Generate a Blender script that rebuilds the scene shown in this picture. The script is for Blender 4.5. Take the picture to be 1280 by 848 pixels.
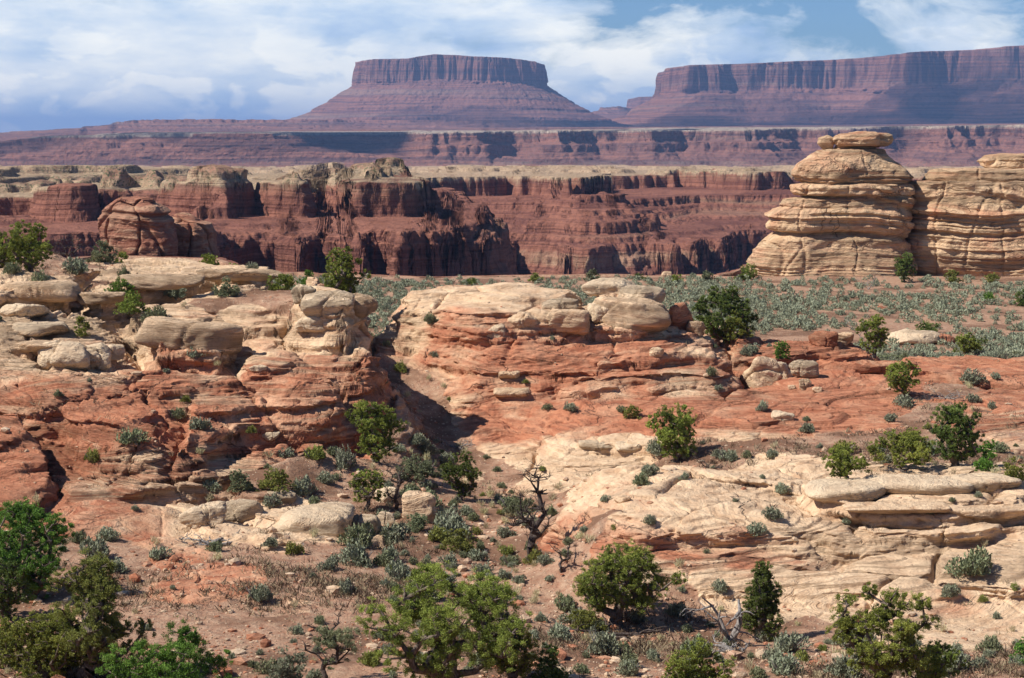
import bpy, math, random, time
import numpy as np
from mathutils import Vector, Matrix
T00 = time.time()
for o in list(bpy.data.objects): bpy.data.objects.remove(o)
S = bpy.context.scene
C = S.collection
R = math.radians

# ------------------------------------------------------------------ camera
F = 640 / math.tan(R(15.0))                 # focal length in photograph pixels (1280 wide)
HORIZON = 172.0
PITCH = math.atan((424 - HORIZON) / F)
cam = bpy.data.cameras.new('camera'); camo = bpy.data.objects.new('camera', cam); C.objects.link(camo)
cam.sensor_width = 36; cam.lens = 18 / math.tan(R(15.0))
camo.location = (0, 0, 0); camo.rotation_euler = (R(90) - PITCH, 0, 0)
cam.clip_start = 0.5; cam.clip_end = 120000
S.camera = camo

# ------------------------------------------------------------------ light
SUN_EL = 47.0
SUN_AZ = 270.0 - 20.0                       # compass style: 0 = +Y, 90 = +X ; sun to the left, a little behind
sd = Vector((math.sin(R(SUN_AZ)) * math.cos(R(SUN_EL)), math.cos(R(SUN_AZ)) * math.cos(R(SUN_EL)), math.sin(R(SUN_EL))))
sl = bpy.data.lights.new('sun', 'SUN'); sl.energy = 5.0; sl.angle = R(0.5); sl.color = (1.0, 0.955, 0.88)
so = bpy.data.objects.new('sun', sl); C.objects.link(so)
so.rotation_euler = sd.to_track_quat('Z', 'Y').to_euler(); so.location = (-40, -20, 60)

W = bpy.data.worlds.new('World'); S.world = W; W.use_nodes = True
S.view_settings.view_transform = 'Standard'; S.view_settings.look = 'None'
S.view_settings.exposure = 0.3; S.view_settings.gamma = 1.0
try: S.view_settings.use_curve_mapping = False
except Exception: pass
S.cycles.use_denoising = True
S.cycles.max_bounces = 5; S.cycles.diffuse_bounces = 2; S.cycles.glossy_bounces = 1
S.cycles.transmission_bounces = 2; S.cycles.volume_bounces = 0; S.cycles.transparent_max_bounces = 16

class NT:
    """small node tree helper"""
    def __init__(s, tree):
        s.t = tree; s.n = tree.nodes; s.l = tree.links; s.n.clear()
    def node(s, typ, **kw):
        n = s.n.new(typ)
        for k, v in kw.items(): setattr(n, k, v)
        return n
    def link(s, a, b): s.l.new(a, b)
    def _in(s, sock, v):
        if v is None: return
        if isinstance(v, (int, float)): sock.default_value = v
        elif isinstance(v, (tuple, list)):
            sock.default_value = tuple(v) + ((1.0,) if len(v) == 3 and sock.type == 'RGBA' else ())
        else: s.l.new(v, sock)
    def math(s, op, a, b=None, c=None, clamp=False):
        n = s.node('ShaderNodeMath', operation=op, use_clamp=clamp)
        s._in(n.inputs[0], a); s._in(n.inputs[1], b)
        if c is not None: s._in(n.inputs[2], c)
        return n.outputs[0]
    def vmath(s, op, a, b=None, scale=None):
        n = s.node('ShaderNodeVectorMath', operation=op)
        s._in(n.inputs[0], a); s._in(n.inputs[1], b)
        if scale is not None: s._in(n.inputs['Scale'], scale)
        return n.outputs[0]
    def noise(s, vec, scale, detail=4, rough=0.55, dist=0.0, col=False):
        n = s.node('ShaderNodeTexNoise'); s._in(n.inputs['Vector'], vec)
        n.inputs['Scale'].default_value = scale; n.inputs['Detail'].default_value = detail
        n.inputs['Roughness'].default_value = rough; n.inputs['Distortion'].default_value = dist
        return n.outputs[1 if col else 0]
    def ramp(s, fac, stops, interp='LINEAR'):
        n = s.node('ShaderNodeValToRGB'); s._in(n.inputs[0], fac); cr = n.color_ramp; cr.interpolation = interp
        while len(cr.elements) > 1: cr.elements.remove(cr.elements[-1])
        cr.elements[0].position = stops[0][0]; c0 = stops[0][1]
        cr.elements[0].color = (c0,) * 3 + (1,) if isinstance(c0, (int, float)) else tuple(c0) + (1,)
        for p, c in stops[1:]:
            e = cr.elements.new(p); e.color = (c,) * 3 + (1,) if isinstance(c, (int, float)) else tuple(c) + (1,)
        return n.outputs[0]
    def mix(s, fac, a, b, mode='MIX'):
        n = s.node('ShaderNodeMix', data_type='RGBA', blend_type=mode)
        s._in(n.inputs[0], fac); s._in(n.inputs[6], a); s._in(n.inputs[7], b)
        return n.outputs[2]
    def mapr(s, v, a, b, c=0.0, d=1.0):
        n = s.node('ShaderNodeMapRange'); s._in(n.inputs[0], v)
        n.inputs[1].default_value = a; n.inputs[2].default_value = b; n.inputs[3].default_value = c; n.inputs[4].default_value = d
        return n.outputs[0]
    def attr(s, name):
        n = s.node('ShaderNodeAttribute'); n.attribute_name = name; return n.outputs['Fac']
    def comb(s, x, y, z):
        n = s.node('ShaderNodeCombineXYZ'); s._in(n.inputs[0], x); s._in(n.inputs[1], y); s._in(n.inputs[2], z); return n.outputs[0]
    def sep(s, v):
        n = s.node('ShaderNodeSeparateXYZ'); s._in(n.inputs[0], v); return n.outputs

def srgb(r, g, b):
    f = lambda c: (c / 255 / 12.92) if c / 255 <= 0.04045 else ((c / 255 + 0.055) / 1.055) ** 2.4
    return (f(r), f(g), f(b))

def build_world():
    t = NT(W.node_tree)
    sky = t.node('ShaderNodeTexSky', sky_type='NISHITA', sun_disc=False)
    sky.sun_elevation = R(SUN_EL); sky.sun_rotation = R(SUN_AZ); sky.altitude = 1500
    sky.air_density = 1.0; sky.dust_density = 0.1; sky.ozone_density = 3.0
    bg1 = t.node('ShaderNodeBackground'); t.link(t.mix(1.0, sky.outputs[0], (0.72, 0.94, 1.22), 'MULTIPLY'), bg1.inputs[0]); bg1.inputs[1].default_value = 0.06
    tc = t.node('ShaderNodeTexCoord'); d = tc.outputs['Generated']
    x, y, z = t.sep(d)
    # clouds live on a layer overhead: squeeze elevation so they flatten towards the horizon
    el = t.math('MULTIPLY', z, 2.3)
    p = t.comb(x, y, el)
    warp = t.noise(p, 6, 3, 0.5, 0, True)
    pw = t.vmath('ADD', p, t.vmath('SCALE', t.vmath('SUBTRACT', warp, (0.5, 0.5, 0.5)), scale=0.10))
    n1 = t.noise(pw, 7.5, 7, 0.6)
    n2 = t.noise(t.vmath('ADD', pw, (3.1, 1.7, 0.4)), 26, 6, 0.62)
    dens = t.math('ADD', t.math('MULTIPLY', n1, 0.72), t.math('MULTIPLY', n2, 0.28))
    # more cloud to the left and low, opening to blue on the upper right
    az = t.math('DIVIDE', x, y)
    bias = t.mapr(az, -0.02, 0.17, 0.20, -0.06)
    low = t.mapr(z, 0.035, 0.072, 0.05, -0.03)
    front = t.math('GREATER_THAN', y, 0.2)
    bias2 = t.math('MULTIPLY', t.math('ADD', bias, t.math('MULTIPLY', low, t.mapr(az, 0.0, 0.12, 0.0, 1.0))), front)
    bias2 = t.math('SUBTRACT', bias2, t.math('MULTIPLY', t.math('SUBTRACT', 1.0, front), 0.08))
    dd = t.math('ADD', t.math('ADD', dens, bias2), t.mapr(z, 0.12, 0.35, 0.0, -0.22))
    mask = t.ramp(dd, [(0.47, 0.0), (0.53, 0.55), (0.60, 0.95), (1, 1.0)])
    # cloud brightness: soft grey-blue bodies with bright crests
    n3 = t.noise(t.vmath('ADD', pw, (7.0, 2.0, 5.0)), 9, 6, 0.58)
    n4 = t.noise(t.vmath('ADD', t.comb(t.math('MULTIPLY', x, 0.6), y, t.math('MULTIPLY', z, 2.6)), (1.0, 8.0, 2.0)), 17, 6, 0.6)
    br = t.math('ADD', t.math('MULTIPLY', n3, 0.55), t.math('MULTIPLY', n4, 0.45))
    left_low = t.math('MULTIPLY', t.mapr(az, -0.17, -0.27, 0.0, 1.0), t.mapr(z, 0.036, 0.010, 0.0, 1.0))
    br = t.math('SUBTRACT', br, t.math('MULTIPLY', left_low, 0.15))
    n5 = t.noise(t.vmath('ADD', t.comb(x, y, t.math('MULTIPLY', z, 1.9)), (4.3, 2.2, 6.1)), 24, 8, 0.52, 0.3)
    cum = t.ramp(n5, [(0.50, 0.0), (0.555, 1.0)]); cum = t.math('MULTIPLY', cum, t.mapr(z, 0.058, 0.035, 0.25, 1.0))
    n6 = t.noise(t.vmath('ADD', t.comb(x, y, t.math('MULTIPLY', z, 3.2)), (9.3, 5.2, 1.1)), 11, 5, 0.5)
    br = t.math('ADD', br, t.math('MULTIPLY', cum, 0.12)); br = t.math('SUBTRACT', br, t.ramp(n6, [(0.50, 0.0), (0.64, 0.08)]))
    ccol = t.ramp(br, [(0.24, srgb(120, 156, 204)), (0.36, srgb(164, 187, 215)), (0.44, srgb(190, 206, 222)), (0.51, srgb(214, 222, 228)), (0.58, srgb(236, 238, 234)), (0.68, srgb(250, 248, 238))])
    bg2 = t.node('ShaderNodeBackground'); t.link(ccol, bg2.inputs[0]); bg2.inputs[1].default_value = 1.12
    ms = t.node('ShaderNodeMixShader'); t.link(mask, ms.inputs[0]); t.link(bg1.outputs[0], ms.inputs[1]); t.link(bg2.outputs[0], ms.inputs[2])
    out = t.node('ShaderNodeOutputWorld'); t.link(ms.outputs[0], out.inputs[0])
build_world()

# ------------------------------------------------------------------ maths helpers
CP, SP = math.cos(PITCH), math.sin(PITCH)
def ray(px, py):
    """direction (u, 1, w) through a photograph pixel, scaled to unit Y"""
    a = (px - 640) / F; b = (424 - py) / F
    y = CP + b * SP; z = -SP + b * CP
    return a / y, z / y
def P(px, py, Y):
    u, w = ray(px, py); return (u * Y, Y, w * Y)

def _hash(ix, iy, iz, seed):
    h = (ix.astype(np.int64) * 374761393 + iy.astype(np.int64) * 668265263 + iz * 2147483647 + seed * 1274126177) & 0xFFFFFFFF
    h = ((h ^ (h >> 13)) * 1274126177) & 0xFFFFFFFF
    h = ((h ^ (h >> 16)) * 2246822519) & 0xFFFFFFFF
    return ((h ^ (h >> 15)) & 0xFFFFFF).astype(np.float32) / np.float32(0xFFFFFF)
_TAB = {}
def _tab(seed):
    if seed not in _TAB: _TAB[seed] = np.random.RandomState(seed + 17).rand(256, 256).astype(np.float32)
    return _TAB[seed]
def vn2(x, y, seed=0):
    x = np.asarray(x, np.float32); y = np.asarray(y, np.float32)
    x, y = np.broadcast_arrays(x, y)
    fx = np.floor(x); fy = np.floor(y)
    tx = x - fx; ty = y - fy
    tx = tx * tx * (3 - 2 * tx); ty = ty * ty * (3 - 2 * ty)
    T = _tab(seed); ix = fx.astype(np.int32) & 255; iy = fy.astype(np.int32) & 255
    ix1 = (ix + 1) & 255; iy1 = (iy + 1) & 255
    a = T[ix, iy]; b = T[ix1, iy]; c = T[ix, iy1]; d = T[ix1, iy1]
    return (a + (b - a) * tx) * (1 - ty) + (c + (d - c) * tx) * ty
def fbm2(x, y, octv=4, seed=0, rough=0.5):
    """roughly -1..1"""
    s = 0; a = 1.0; tot = 0
    for i in range(octv):
        s = s + a * (vn2(x * 2.03 ** i + 13.7 * i, y * 2.03 ** i + 7.1 * i, seed + i) - 0.5); tot += a; a *= rough
    return s * (2.0 / tot)
def vn3(x, y, z, seed=0):
    zf = np.floor(z); t = z - zf; t = t * t * (3 - 2 * t)
    zi = zf.astype(np.int64)
    def lay(k): return vn2(x + (k * 37.31) % 251, y + (k * 91.17) % 247, seed)
    return lay(zi) * (1 - t) + lay(zi + 1) * t
def fbm3(x, y, z, octv=4, seed=0, rough=0.5):
    s = 0; a = 1.0; tot = 0
    for i in range(octv):
        k = 2.03 ** i
        s = s + a * (vn3(x * k + 5.2 * i, y * k + 1.3 * i, z * k + 9.1 * i, seed + i) - 0.5); tot += a; a *= rough
    return s * (2.0 / tot)
def sstep(a, b, x):
    t = np.clip((x - a) / (b - a), 0, 1); return t * t * (3 - 2 * t)
def cells(x, y, seed):
    """worley: distance to nearest, distance gap F2-F1, id"""
    ix = np.floor(x).astype(np.int64); iy = np.floor(y).astype(np.int64)
    TX, TY, TI = _tab(seed), _tab(seed + 50), _tab(seed + 90)
    f1 = np.full(np.shape(x), 9.0, np.float32); f2 = f1.copy(); idv = np.zeros(np.shape(x), np.float32)
    for dx in (-1, 0, 1):
        for dy in (-1, 0, 1):
            jx = (ix + dx) & 255; jy = (iy + dy) & 255
            cx = ix + dx + TX[jx, jy]; cy = iy + dy + TY[jx, jy]
            d = np.sqrt((x - cx) ** 2 + (y - cy) ** 2).astype(np.float32)
            n = d < f1
            f2 = np.where(n, f1, np.minimum(f2, d)); idv = np.where(n, TI[jx, jy], idv); f1 = np.where(n, d, f1)
    return f1, f2 - f1, idv
def sdf(poly, x, y):
    """signed distance, positive inside"""
    p = np.array(poly, np.float32); d2 = np.full(np.shape(x), 1e12, np.float32); ins = np.zeros(np.shape(x), bool)
    n = len(p)
    for i in range(n):
        ax, ay = p[i]; bx, by = p[(i + 1) % n]
        ex, ey = bx - ax, by - ay
        L = ex * ex + ey * ey + 1e-9
        t = np.clip(((x - ax) * ex + (y - ay) * ey) / L, 0, 1)
        d2 = np.minimum(d2, (x - ax - t * ex) ** 2 + (y - ay - t * ey) ** 2)
        c = ((ay > y) != (by > y))
        if abs(by - ay) > 1e-9:
            ins ^= c & (x < (bx - ax) * (y - ay) / (by - ay) + ax)
    d = np.sqrt(d2); return np.where(ins, d, -d)

# ------------------------------------------------------------------ object helpers
def tag(o, label=None, cat=None, group=None, kind=None):
    if label: o['label'] = label
    if cat: o['category'] = cat
    if group: o['group'] = group
    if kind: o['kind'] = kind
    return o
def link(o, parent=None):
    C.objects.link(o)
    if parent: o.parent = parent
    return o
def mesh_np(name, V, Fc, mat=None, smooth=True, attrs=None, mats=None, midx=None):
    """V (n,3), Fc (m,k) with k = 3 or 4"""
    me = bpy.data.meshes.new(name); V = np.ascontiguousarray(V, np.float32); Fc = np.ascontiguousarray(Fc, np.int32)
    k = Fc.shape[1]; m = len(Fc)
    me.vertices.add(len(V)); me.vertices.foreach_set('co', V.ravel())
    me.loops.add(m * k); me.loops.foreach_set('vertex_index', Fc.ravel())
    me.polygons.add(m)
    me.polygons.foreach_set('loop_start', np.arange(0, m * k, k, dtype=np.int32))
    me.polygons.foreach_set('loop_total', np.full(m, k, np.int32))
    me.polygons.foreach_set('use_smooth', np.full(m, bool(smooth)))
    for mm in (mats or ([mat] if mat else [])): me.materials.append(mm)
    if midx is not None: me.polygons.foreach_set('material_index', np.asarray(midx, np.int32))
    for an, av in (attrs or {}).items():
        at = me.attributes.new(an, 'FLOAT', 'POINT'); at.data.foreach_set('value', np.ascontiguousarray(av, np.float32).ravel())
    me.update(); me.validate()
    return me
def grid_faces(nu, nv):
    """grid stored [u][v]"""
    i = np.arange(nu - 1)[:, None] * nv + np.arange(nv - 1)[None, :]
    return np.stack([i, i + nv, i + nv + 1, i + 1], -1).reshape(-1, 4)
def empty(name, loc, rz=0.0):
    o = bpy.data.objects.new(name, None); o.location = loc; o.rotation_euler = (0, 0, rz); o.empty_display_size = 0.5
    C.objects.link(o); return o

ICO = {}
def ico(n):
    if n not in ICO:
        import bmesh
        bm = bmesh.new(); bmesh.ops.create_icosphere(bm, subdivisions=n, radius=1.0); bm.verts.ensure_lookup_table()
        V = np.array([v.co[:] for v in bm.verts]); Fc = np.array([[v.index for v in f.verts] for f in bm.faces]); bm.free(); ICO[n] = (V, Fc)
    return ICO[n]
def in_ball(rng, n):
    v = rng.normal(size=(n, 3)); v /= np.linalg.norm(v, axis=1, keepdims=True); return v * rng.uniform(0, 1, (n, 1)) ** (1 / 3)
# ------------------------------------------------------------------ materials
def principled(t, col, rough=0.9, spec=0.15, normal=None):
    b = t.node('ShaderNodeBsdfPrincipled'); t._in(b.inputs['Base Color'], col); t._in(b.inputs['Roughness'], rough)
    b.inputs['Specular IOR Level'].default_value = spec
    if normal is not None: t.link(normal, b.inputs['Normal'])
    o = t.node('ShaderNodeOutputMaterial'); t.link(b.outputs[0], o.inputs[0]); return b
def bump(t, h, dist, strength=1.0, normal=None):
    b = t.node('ShaderNodeBump'); t.link(h, b.inputs['Height']); b.inputs['Distance'].default_value = dist; b.inputs['Strength'].default_value = strength
    if normal is not None: t.link(normal, b.inputs['Normal'])
    return b.outputs[0]

TAN = (0.72, 0.52, 0.335); TAN2 = (0.53, 0.335, 0.20); RED = (0.52, 0.225, 0.125); RED2 = (0.36, 0.13, 0.07)
SOIL = (0.35, 0.175, 0.108); SOIL2 = (0.50, 0.325, 0.215)
def rock_material(name, scale=1.0, use_attr=True, tan=TAN, tan2=TAN2, red=RED, red2=RED2, redfix=0.0, soil=False, bumpk=1.0, varnish=0.5, objspace=False, xbed=1.0):
    """layered sandstone. scale: size of features in metres (1 = near)"""
    m = bpy.data.materials.new(name); m.use_nodes = True; t = NT(m.node_tree)
    if objspace:
        tc = t.node('ShaderNodeTexCoord'); pos = tc.outputs['Object']
        oi = t.node('ShaderNodeObjectInfo')
        pos = t.vmath('ADD', pos, t.vmath('SCALE', (37.0, 21.0, 13.0), scale=oi.outputs['Random']))
    else:
        g = t.node('ShaderNodeNewGeometry'); pos = g.outputs['Position']
    p = t.vmath('SCALE', pos, scale=1.0 / scale)
    x, y, z = t.sep(p)
    # stratigraphic coordinate, cross bedded: dip changes from bed set to bed set
    wob = t.noise(p, 0.10, 3, 0.5); wob2 = t.noise(p, 0.45, 3, 0.5)
    bed = t.noise(t.comb(t.math('MULTIPLY', x, 0.05), t.math('MULTIPLY', y, 0.05), t.math('MULTIPLY', z, 0.55)), 1.0, 1, 0.4)
    dip = t.math('MULTIPLY', t.math('SUBTRACT', bed, 0.5), 1.1 * xbed)
    s = t.math('ADD', z, t.math('MULTIPLY', dip, x))
    s = t.math('ADD', s, t.math('MULTIPLY', t.math('SUBTRACT', wob, 0.5), 2.2))
    s = t.math('ADD', s, t.math('MULTIPLY', t.math('SUBTRACT', wob2, 0.5), 0.5))
    sc = t.comb(t.math('MULTIPLY', x, 0.10), t.math('MULTIPLY', y, 0.10), s)
    st1 = t.noise(sc, 1.6, 4, 0.62); st2 = t.noise(sc, 7.0, 4, 0.65); st3 = t.noise(sc, 19.0, 2, 0.6)
    fine = t.noise(p, 5.5, 6, 0.68); mid = t.noise(p, 0.9, 5, 0.6); big = t.noise(p, 0.16, 4, 0.55)
    vor = t.node('ShaderNodeTexVoronoi', feature='DISTANCE_TO_EDGE')
    vp = t.comb(t.math('MULTIPLY', x, 0.35), t.math('MULTIPLY', y, 0.3), t.math('MULTIPLY', s, 2.2))
    t.link(t.vmath('ADD', vp, t.vmath('SCALE', t.noise(p, 1.1, 3, 0.6, 0, True), scale=0.9)), vor.inputs['Vector']); vor.inputs['Scale'].default_value = 0.55
    crack = t.ramp(vor.outputs[0], [(0.0, 0.0), (0.025, 1.0)])
    crack = t.math('MAXIMUM', crack, t.ramp(big, [(0.50, 1.0), (0.60, 0.0)]))
    # colour
    rf = t.math('ADD', t.attr('red'), redfix) if use_attr else redfix
    rf = t.math('ADD', rf, t.math('MULTIPLY', t.math('SUBTRACT', st1, 0.5), 1.25))
    rf = t.math('ADD', rf, t.math('MULTIPLY', t.math('SUBTRACT', mid, 0.5), 0.55))
    rfm = t.ramp(rf, [(0.30, 0.0), (0.70, 1.0)])
    tc1 = t.mix(t.ramp(st2, [(0.40, 0.0), (0.62, 1.0)]), tan2, tan)
    tc1 = t.mix(t.ramp(mid, [(0.42, 0.0), (0.66, 0.75)]), tc1, tuple(min(1, c * 1.12) for c in tan))
    rc1 = t.mix(t.ramp(st2, [(0.38, 0.0), (0.60, 1.0)]), red2, red)
    rc1 = t.mix(t.ramp(t.noise(p, 0.5, 5, 0.6), [(0.50, 0.0), (0.72, 0.55)]), rc1, tuple(a * 0.5 + b * 0.5 for a, b in zip(tan, red)))
    col = t.mix(rfm, tc1, rc1)
    if varnish:
        vm = t.math('MULTIPLY', t.ramp(t.noise(t.comb(x, y, t.math('MULTIPLY', z, 0.6)), 0.42, 6, 0.66), [(0.57, 0.0), (0.68, 1.0)]), varnish)
        col = t.mix(vm, col, (0.20, 0.125, 0.085))
    col = t.mix(t.ramp(fine, [(0.30, 0.30), (0.46, 0.0)]), col, (0.22, 0.13, 0.08))
    col = t.mix(t.math('MULTIPLY', t.math('SUBTRACT', 1.0, crack), 0.55), col, (0.12, 0.07, 0.05))
    h = t.math('ADD', t.math('MULTIPLY', st2, 0.55), t.math('MULTIPLY', st3, 0.28))
    h = t.math('ADD', h, t.math('MULTIPLY', fine, 0.45)); h = t.math('ADD', h, t.math('MULTIPLY', mid, 0.8))
    h = t.math('ADD', h, t.math('MULTIPLY', crack, 0.35))
    nrm = bump(t, h, 0.20 * scale * bumpk)
    if soil:
        so_ = t.attr('soil')
        sn = t.noise(p, 2.6, 6, 0.7); sn2 = t.noise(p, 14, 4, 0.7); lg = t.noise(p, 0.22, 4, 0.6)
        sm = t.ramp(t.math('ADD', so_, t.math('MULTIPLY', t.math('SUBTRACT', mid, 0.5), 0.7)), [(0.42, 0.0), (0.54, 1.0)])
        sc1 = t.mix(t.ramp(sn, [(0.35, 0.0), (0.62, 1.0)]), SOIL, SOIL2)
        sc1 = t.mix(t.ramp(lg, [(0.47, 0.0), (0.58, 0.85)]), sc1, (0.19, 0.10, 0.06))      # dark crust and litter patches
        sc1 = t.mix(t.ramp(sn2, [(0.36, 0.65), (0.46, 0.0)]), sc1, (0.16, 0.09, 0.06))
        v2 = t.node('ShaderNodeTexVoronoi'); t.link(p, v2.inputs['Vector']); v2.inputs['Scale'].default_value = 4.5
        peb = t.ramp(v2.outputs['Distance'], [(0.16, 1.0), (0.24, 0.0)])
        vs = t.sep(v2.outputs['Color'])[0]
        peb = t.math('MULTIPLY', peb, t.math('GREATER_THAN', vs, 0.55))
        sc1 = t.mix(peb, sc1, t.mix(vs, (0.36, 0.19, 0.12), (0.66, 0.50, 0.35)))
        col = t.mix(sm, col, sc1)
        sh = t.math('ADD', t.math('MULTIPLY', sn, 1.0), t.math('MULTIPLY', sn2, 0.25)); sh = t.math('ADD', sh, t.math('MULTIPLY', peb, 0.22))
        n2 = bump(t, sh, 0.16 * scale)
        mv = t.node('ShaderNodeMix', data_type='VECTOR'); t.link(sm, mv.inputs[0]); t.link(nrm, mv.inputs[4]); t.link(n2, mv.inputs[5]); nrm = mv.outputs[1]
    principled(t, col, 0.92, 0.12, nrm)
    return m

# ================================================================== NEAR GROUND
ctrl = []
def cp(px, py, Y=None, z=None):
    u, w = ray(px, py if py is not None else 400)
    if Y is None: Y = z / w
    if z is None or py is not None and z is None: z = w * Y
    ctrl.append((u * Y, Y, z))
for px in range(-150, 1431, 130):
    cp(px, 848, 54.5)
for px in range(-150, 760, 120): cp(px, 800, 60.2)
for px, s in ((-150, 0), (0, 0), (60, 0)):
    for py, Y in ((745, 66), (700, 71), (660, 75), (600, 79.5), (545, 83), (500, 86), (440, 91), (395, 96), (352, 103), (318, 112)): cp(px, py, Y)
    ctrl.append((ray(px, 400)[0] * 121, 121, -8.6)); ctrl.append((ray(px, 400)[0] * 136, 136, -14.2))
for px in (140, 220):
    for py, Y in ((745, 66.3), (690, 72.5), (655, 76.5), (600, 80), (560, 83), (500, 88), (440, 93), (400, 97), (374, 101), (354, 106), (338, 113)): cp(px, py, Y)
    ctrl.append((ray(px, 400)[0] * 124, 124, -9.5)); ctrl.append((ray(px, 400)[0] * 137, 137, -14.3))
for px in (300, 350):
    for py, Y in ((745, 66.5), (690, 72.6), (650, 77.6), (615, 81.5), (580, 84), (520, 88), (450, 92), (420, 95), (382, 100), (357, 105), (343, 109)): cp(px, py, Y)
    ctrl.append((ray(px, 400)[0] * 131, 131, -14.2))
for py, Y in ((745, 66.3), (700, 71.8), (665, 76.5), (620, 82.5), (590, 85.5), (560, 87), (500, 90), (440, 93), (405, 95), (370, 100), (362, 104)): cp(405, py, Y)
ctrl.append((ray(405, 400)[0] * 122, 122, -14.2))
for py, Y in ((700, 72.2), (660, 77.8), (610, 84.5), (560, 89.5), (520, 90.5), (470, 92), (430, 93.5), (402, 94.5), (386, 97)): cp(455, py, Y)
ctrl.append((ray(455, 400)[0] * 104, 104, -12.6)); ctrl.append((ray(455, 400)[0] * 113, 113, -13.2))
for u_, Y, z in ((496, 93, -13.2), (500, 96, -13.6), (505, 101, -13.9), (500, 87, -15.1), (520, 98, -14.5), (492, 100, -13.3)):
    ctrl.append((ray(u_, 400)[0] * Y, Y, z))
for py, Y in ((440, 107), (405, 108.2), (372, 111)): cp(510, py, Y)
for px in (590, 650):
    for py, Y in ((560, 95.5), (545, 97.5), (480, 101.5), (430, 104.3), (414, 105), (392, 108), (366, 114)): cp(px, py, Y)
    ctrl.append((ray(px, 400)[0] * 124, 124, -14.5))
for px in (545,):
    for py, Y in ((530, 99.5), (480, 103), (430, 105.5), (412, 106), (386, 110), (366, 114)): cp(px, py, Y)
    ctrl.append((ray(px, 400)[0] * 124, 124, -14.5))
for px in (720, 790):
    for py, Y in ((590, 90.2), (553, 93.8), (535, 96), (490, 100), (440, 104), (415, 106), (388, 109.5), (370, 112.5)): cp(px, py, Y)
    ctrl.append((ray(px, 400)[0] * 122, 122, -14.5))
for px in (880,):
    for py, Y in ((600, 84), (560, 90), (530, 95), (490, 99.6), (450, 104), (425, 108)): cp(px, py, Y)
    ctrl.append((ray(px, 400)[0] * 121, 121, -14.5))
for px in (960, 1050):
    for py, Y in ((600, 80), (560, 88), (530, 95), (480, 103.5), (455, 108.5), (438, 113.5)): cp(px, py, Y)
    ctrl.append((ray(px, 400)[0] * 123, 123, -14.5))
for px in (1150, 1250, 1380):
    for py, Y in ((560, 88), (530, 94.5), (490, 103), (460, 112)): cp(px, py, Y)
    ctrl.append((ray(px, 400)[0] * 126, 126, -14.6))
for px in (760, 860, 960, 1080, 1200, 1330):
    for py, Y in ((800, 62.5), (775, 65.6), (720, 68), (675, 70), (645, 71.5), (620, 75), (590, 81)): cp(px, py, Y)
for px, py, Y in ((700, 740, 68.6), (700, 690, 73.6), (690, 640, 79.5), (650, 700, 74.3), (640, 650, 81.5), (600, 620, 88), (560, 590, 92), (550, 560, 95.2), (535, 530, 99),
                  (520, 505, 101.5), (550, 745, 66.7), (550, 700, 72.9), (540, 650, 80.5), (520, 600, 88.5), (600, 700, 73.8), (600, 660, 80)): cp(px, py, Y)
for px in range(-200, 1500, 100):
    for Y in (140, 160, 185, 215):
        ctrl.append((ray(px, 400)[0] * Y, Y, -14.55 - 0.0 * Y))
ctrl = np.array(ctrl, np.float64)
def rbf_fit(Pxy, val, smooth=0.0):
    n = len(val); D = np.sqrt(((Pxy[:, None] - Pxy[None]) ** 2).sum(-1) + 0.3)
    A = np.zeros((n + 3, n + 3)); A[:n, :n] = -D + smooth * np.eye(n); A[:n, n] = 1; A[:n, n + 1:] = Pxy; A[n, :n] = 1; A[n + 1:, :n] = Pxy.T
    w = np.linalg.solve(A, np.concatenate([val, [0, 0, 0]])); return w
def rbf_eval(Pxy, w, x, y):
    out = w[-3] + w[-2] * x + w[-1] * y; out = out.astype(np.float64)
    for i in range(len(Pxy)): out -= w[i] * np.sqrt((x - Pxy[i, 0]) ** 2 + (y - Pxy[i, 1]) ** 2 + 0.3)
    return out
_w = rbf_fit(ctrl[:, :2], ctrl[:, 2], 0.15)
UM = 0.37
NUC, NYC = 300, 300
ucz = np.linspace(-UM, UM, NUC); ycz = np.linspace(44, 205, NYC)
_U, _Y = np.meshgrid(ucz, ycz, indexing='ij')
BASEC = rbf_eval(ctrl[:, :2], _w, _U * _Y, _Y)
def bilin(G, us, ys, u, y):
    fu = np.clip((u - us[0]) / (us[-1] - us[0]) * (len(us) - 1), 0, len(us) - 1.001); fy = np.clip((y - ys[0]) / (ys[-1] - ys[0]) * (len(ys) - 1), 0, len(ys) - 1.001)
    iu = fu.astype(int); iy = fy.astype(int); tu = fu - iu; ty = fy - iy
    return (G[iu, iy] * (1 - tu) + G[iu + 1, iy] * tu) * (1 - ty) + (G[iu, iy + 1] * (1 - tu) + G[iu + 1, iy + 1] * tu) * ty
def base_h(u, y): return bilin(BASEC, ucz, ycz, u, y)
_ym = np.geomspace(46, 204, 4000)
def hit_on(hf, px, py, ymin=46):
    """first point of surface hf(u, y) seen through a pixel"""
    u, w = ray(px, py); zz = hf(np.full(len(_ym), u), _ym)
    below = (w * _ym < zz) & (_ym > ymin)
    k = np.argmax(below)
    if not below[k]: return None
    return u * _ym[k], _ym[k], zz[k]
def xy(px, py):
    h = hit_on(base_h, px, py); return (h[0], h[1]) if h else P(px, py, 118)[:2]

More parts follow.
